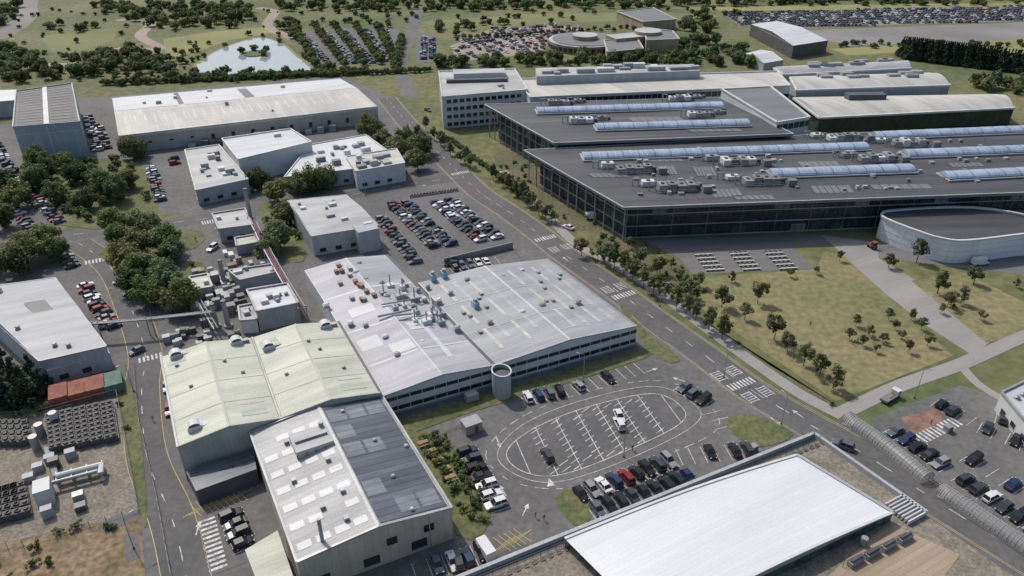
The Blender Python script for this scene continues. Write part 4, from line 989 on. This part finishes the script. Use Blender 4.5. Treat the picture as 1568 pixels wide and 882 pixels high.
# ---------------------------------------------------------------- street furniture
b=B();b.tube([(0,0,0),(0,0,8)],.11,'metal',8,.06);b.tube([(0,0,8),(.5,0,8.25),(1.5,0,8.3)],.05,'metal',6);b.box(1.7,0,8.25,.8,.28,.12,0,'wall_grey');b.cyl(0,0,0,.2,.5,'darkmetal');LM=b.obj('lamp',me_only=True)
for p in Q['lamps']:put('street_lamp',LM,*p,.05,random.uniform(0,6.28))
b=B();b.box(0,0,.72,1.8,.75,.06,0,'wood')
for s in(-.65,.65):
    b.box(0,s,.42,1.8,.26,.05,0,'wood')
    for x in(-.7,.7):b.beam((x,s*.3,.72),(x,s,.0),.08,.08,'wood')
PT=b.obj('table',me_only=True);mm=Q['misc']
for p in mm[3:6]+[S(648,682),S(690,735)]:
    put('picnic_table',PT,*p,.14,CA,(1.3,1.3,1.2))
for p in mm[6:9]:
    b=B()
    for i in range(5):
        b.box(0,-5.5+i*2.6,.45,6,.7,.12,0,'roof_cream')
        for j in range(7):b.box(-2.7+j*.9,-5.5+i*2.6,0,.1,.6,.45,0,'metal')
        for j in range(4):b.box(-2.4+j*1.6,-4.6+i*2.6,.1,.6,1.,.7,0,'darkmetal')
    put('seating_bench',b.obj('bench',me_only=True),*p,.04,.12)
b=B();b.box(0,0,.6,7,2.3,.25,0,'darkmetal');b.box(-1,0,.85,5,2.4,.5,0,'soffit');b.box(2.6,0,.7,1.9,2.3,2,0,'wall_white');b.box(3.57,0,1.6,.06,2,.8,0,'carglass');b.box(2.9,0,1.6,.9,2.34,.7,0,'carglass')
for x in(-2.4,-1.3,2.6):
    for s in(-1,1):
        n=[(x+.5*math.cos(t),s*1.2,.5+.5*math.sin(t)) for t in [i*.5236 for i in range(12)]];b.face(n,'tyre')
    b.box(x,0,.1,.7,2.3,.8,0,'tyre')
b.tube([(1.4,.3,1),(1.2,.3,2.6),(-1.6,.2,2.4)],.14,'yellowpaint');put('flatbed_lorry',b.obj('lorry',me_only=True),*mm[0],.06,.6,(.8,.8,.8))
b=B();b.box(0,0,.5,2.8,1.5,.9,0,'rust');b.box(-.5,0,1.4,1.3,1.4,1,0,'carglass');b.box(-.5,0,2.4,1.4,1.5,.1,0,'rust')
for x,r in((-.9,.65),(1,.45)):
    for s in(-.85,.85):b.face([(x+r*math.cos(t),s,r+r*math.sin(t)) for t in [i*.5236 for i in range(12)]],'tyre')
    b.box(x,0,.1,r*1.3,1.7,r*1.5,0,'tyre')
put('tractor',b.obj('tractor_m',me_only=True),*mm[1],.06,1.9)
for p in(mm[9],mm[10],mm[11]):
    b=B();g_=p==mm[9];b.box(0,0,0,4 if g_ else 1.6,3 if g_ else 1.2,2.5 if g_ else 1.4,0,'concrete','roof_lgrey');b.box(0,0,2.5 if g_ else 1.4,4.2 if g_ else 1.8,3.2 if g_ else 1.4,.12,0,'metal');b.box(.6,-1.52 if g_ else -.62,.1,.9,.05,2 if g_ else 1,0,'darkmetal');put('utility_kiosk',b.obj('kiosk',me_only=True),*p,.05,CA)
b=B()
for x in(-.7,.7):
    for s in(-.06,.06):b.face([(x+.32*math.cos(t),s,.32+.32*math.sin(t)) for t in [i*.5236 for i in range(12)]],'tyre')
b.box(0,0,.45,.9,.3,.35,0,'carpaint');b.box(-.35,0,.8,.7,.28,.12,0,'black');b.tube([(.7,0,.35),(.45,0,1.0)],.05,'metal');b.beam((.42,-.35,1.0),(.42,.35,1.0),.05,.05,'black')
MBK=b.obj('motorbike',me_only=True)
for i in range(16):
    p=lp(*Q['bikes'],i/15);put('motorcycle',MBK,p[0],p[1],.05,1.3+random.uniform(-.1,.1),(1.1,1.2,1.1),random.choice(((.4,.02,.02),(.02,.02,.02),(.4,.02,.02),(.1,.1,.3))))
def fence(l,h=1.8,k='metal'):
    b=B()
    for i in range(len(l)-1):
        a,c=l[i],l[i+1];n=max(1,int(math.dist(a,c)/2.5))
        for j in range(n):b.box(*lp(a,c,j/n),0,.08,.08,h,0,k)
        for zz in(h*.95,h*.5,.15):b.beam((*a,zz),(*c,zz),.04,.04,k)
    b.obj('fence')
fence([S(-60,645),S(60,637),S(180,605),S(213,785),S(60,832),S(-60,855)],1.8,'soffit');fence([S(205,560),S(212,640),S(240,760),S(262,882)],1.2,'soffit');fence([S(678,398),S(780,376),S(800,400)],1.2)
b=B();a,c=S(680,405),S(785,380);b.beam((*a,0),(*c,0),.4,2.2,'soffit');b.obj('retaining_wall')
# ---------------------------------------------------------------- light, camera
to_sun=Vector((-.55,.62,1.05)).normalized()
el=math.asin(to_sun.z);az=math.atan2(to_sun.x,to_sun.y)
s=bpy.data.lights.new('sun','SUN');s.energy=3.0;s.angle=math.radians(1.2);s.color=(1,.95,.88)
so=bpy.data.objects.new('sun',s);so.rotation_euler=to_sun.to_track_quat('Z','Y').to_euler();C.objects.link(so)
w=bpy.data.worlds.new('World');bpy.context.scene.world=w;w.use_nodes=True;nt=w.node_tree
sk=nt.nodes.new('ShaderNodeTexSky');sk.sky_type='NISHITA';sk.sun_disc=False;sk.sun_elevation=el;sk.sun_rotation=az;sk.dust_density=3
nt.links.new(sk.outputs[0],nt.nodes['Background'].inputs[0]);nt.nodes['Background'].inputs[1].default_value=.14
c=bpy.data.cameras.new('camera');c.lens=F/1568*36;c.clip_end=9000;c.clip_start=1
o=bpy.data.objects.new('camera',c);o.location=(0,0,H);o.rotation_euler=(math.radians(60),0,0);C.objects.link(o);bpy.context.scene.camera=o
sc=bpy.context.scene;sc.view_settings.view_transform='Standard';sc.view_settings.look='None';sc.view_settings.exposure=0
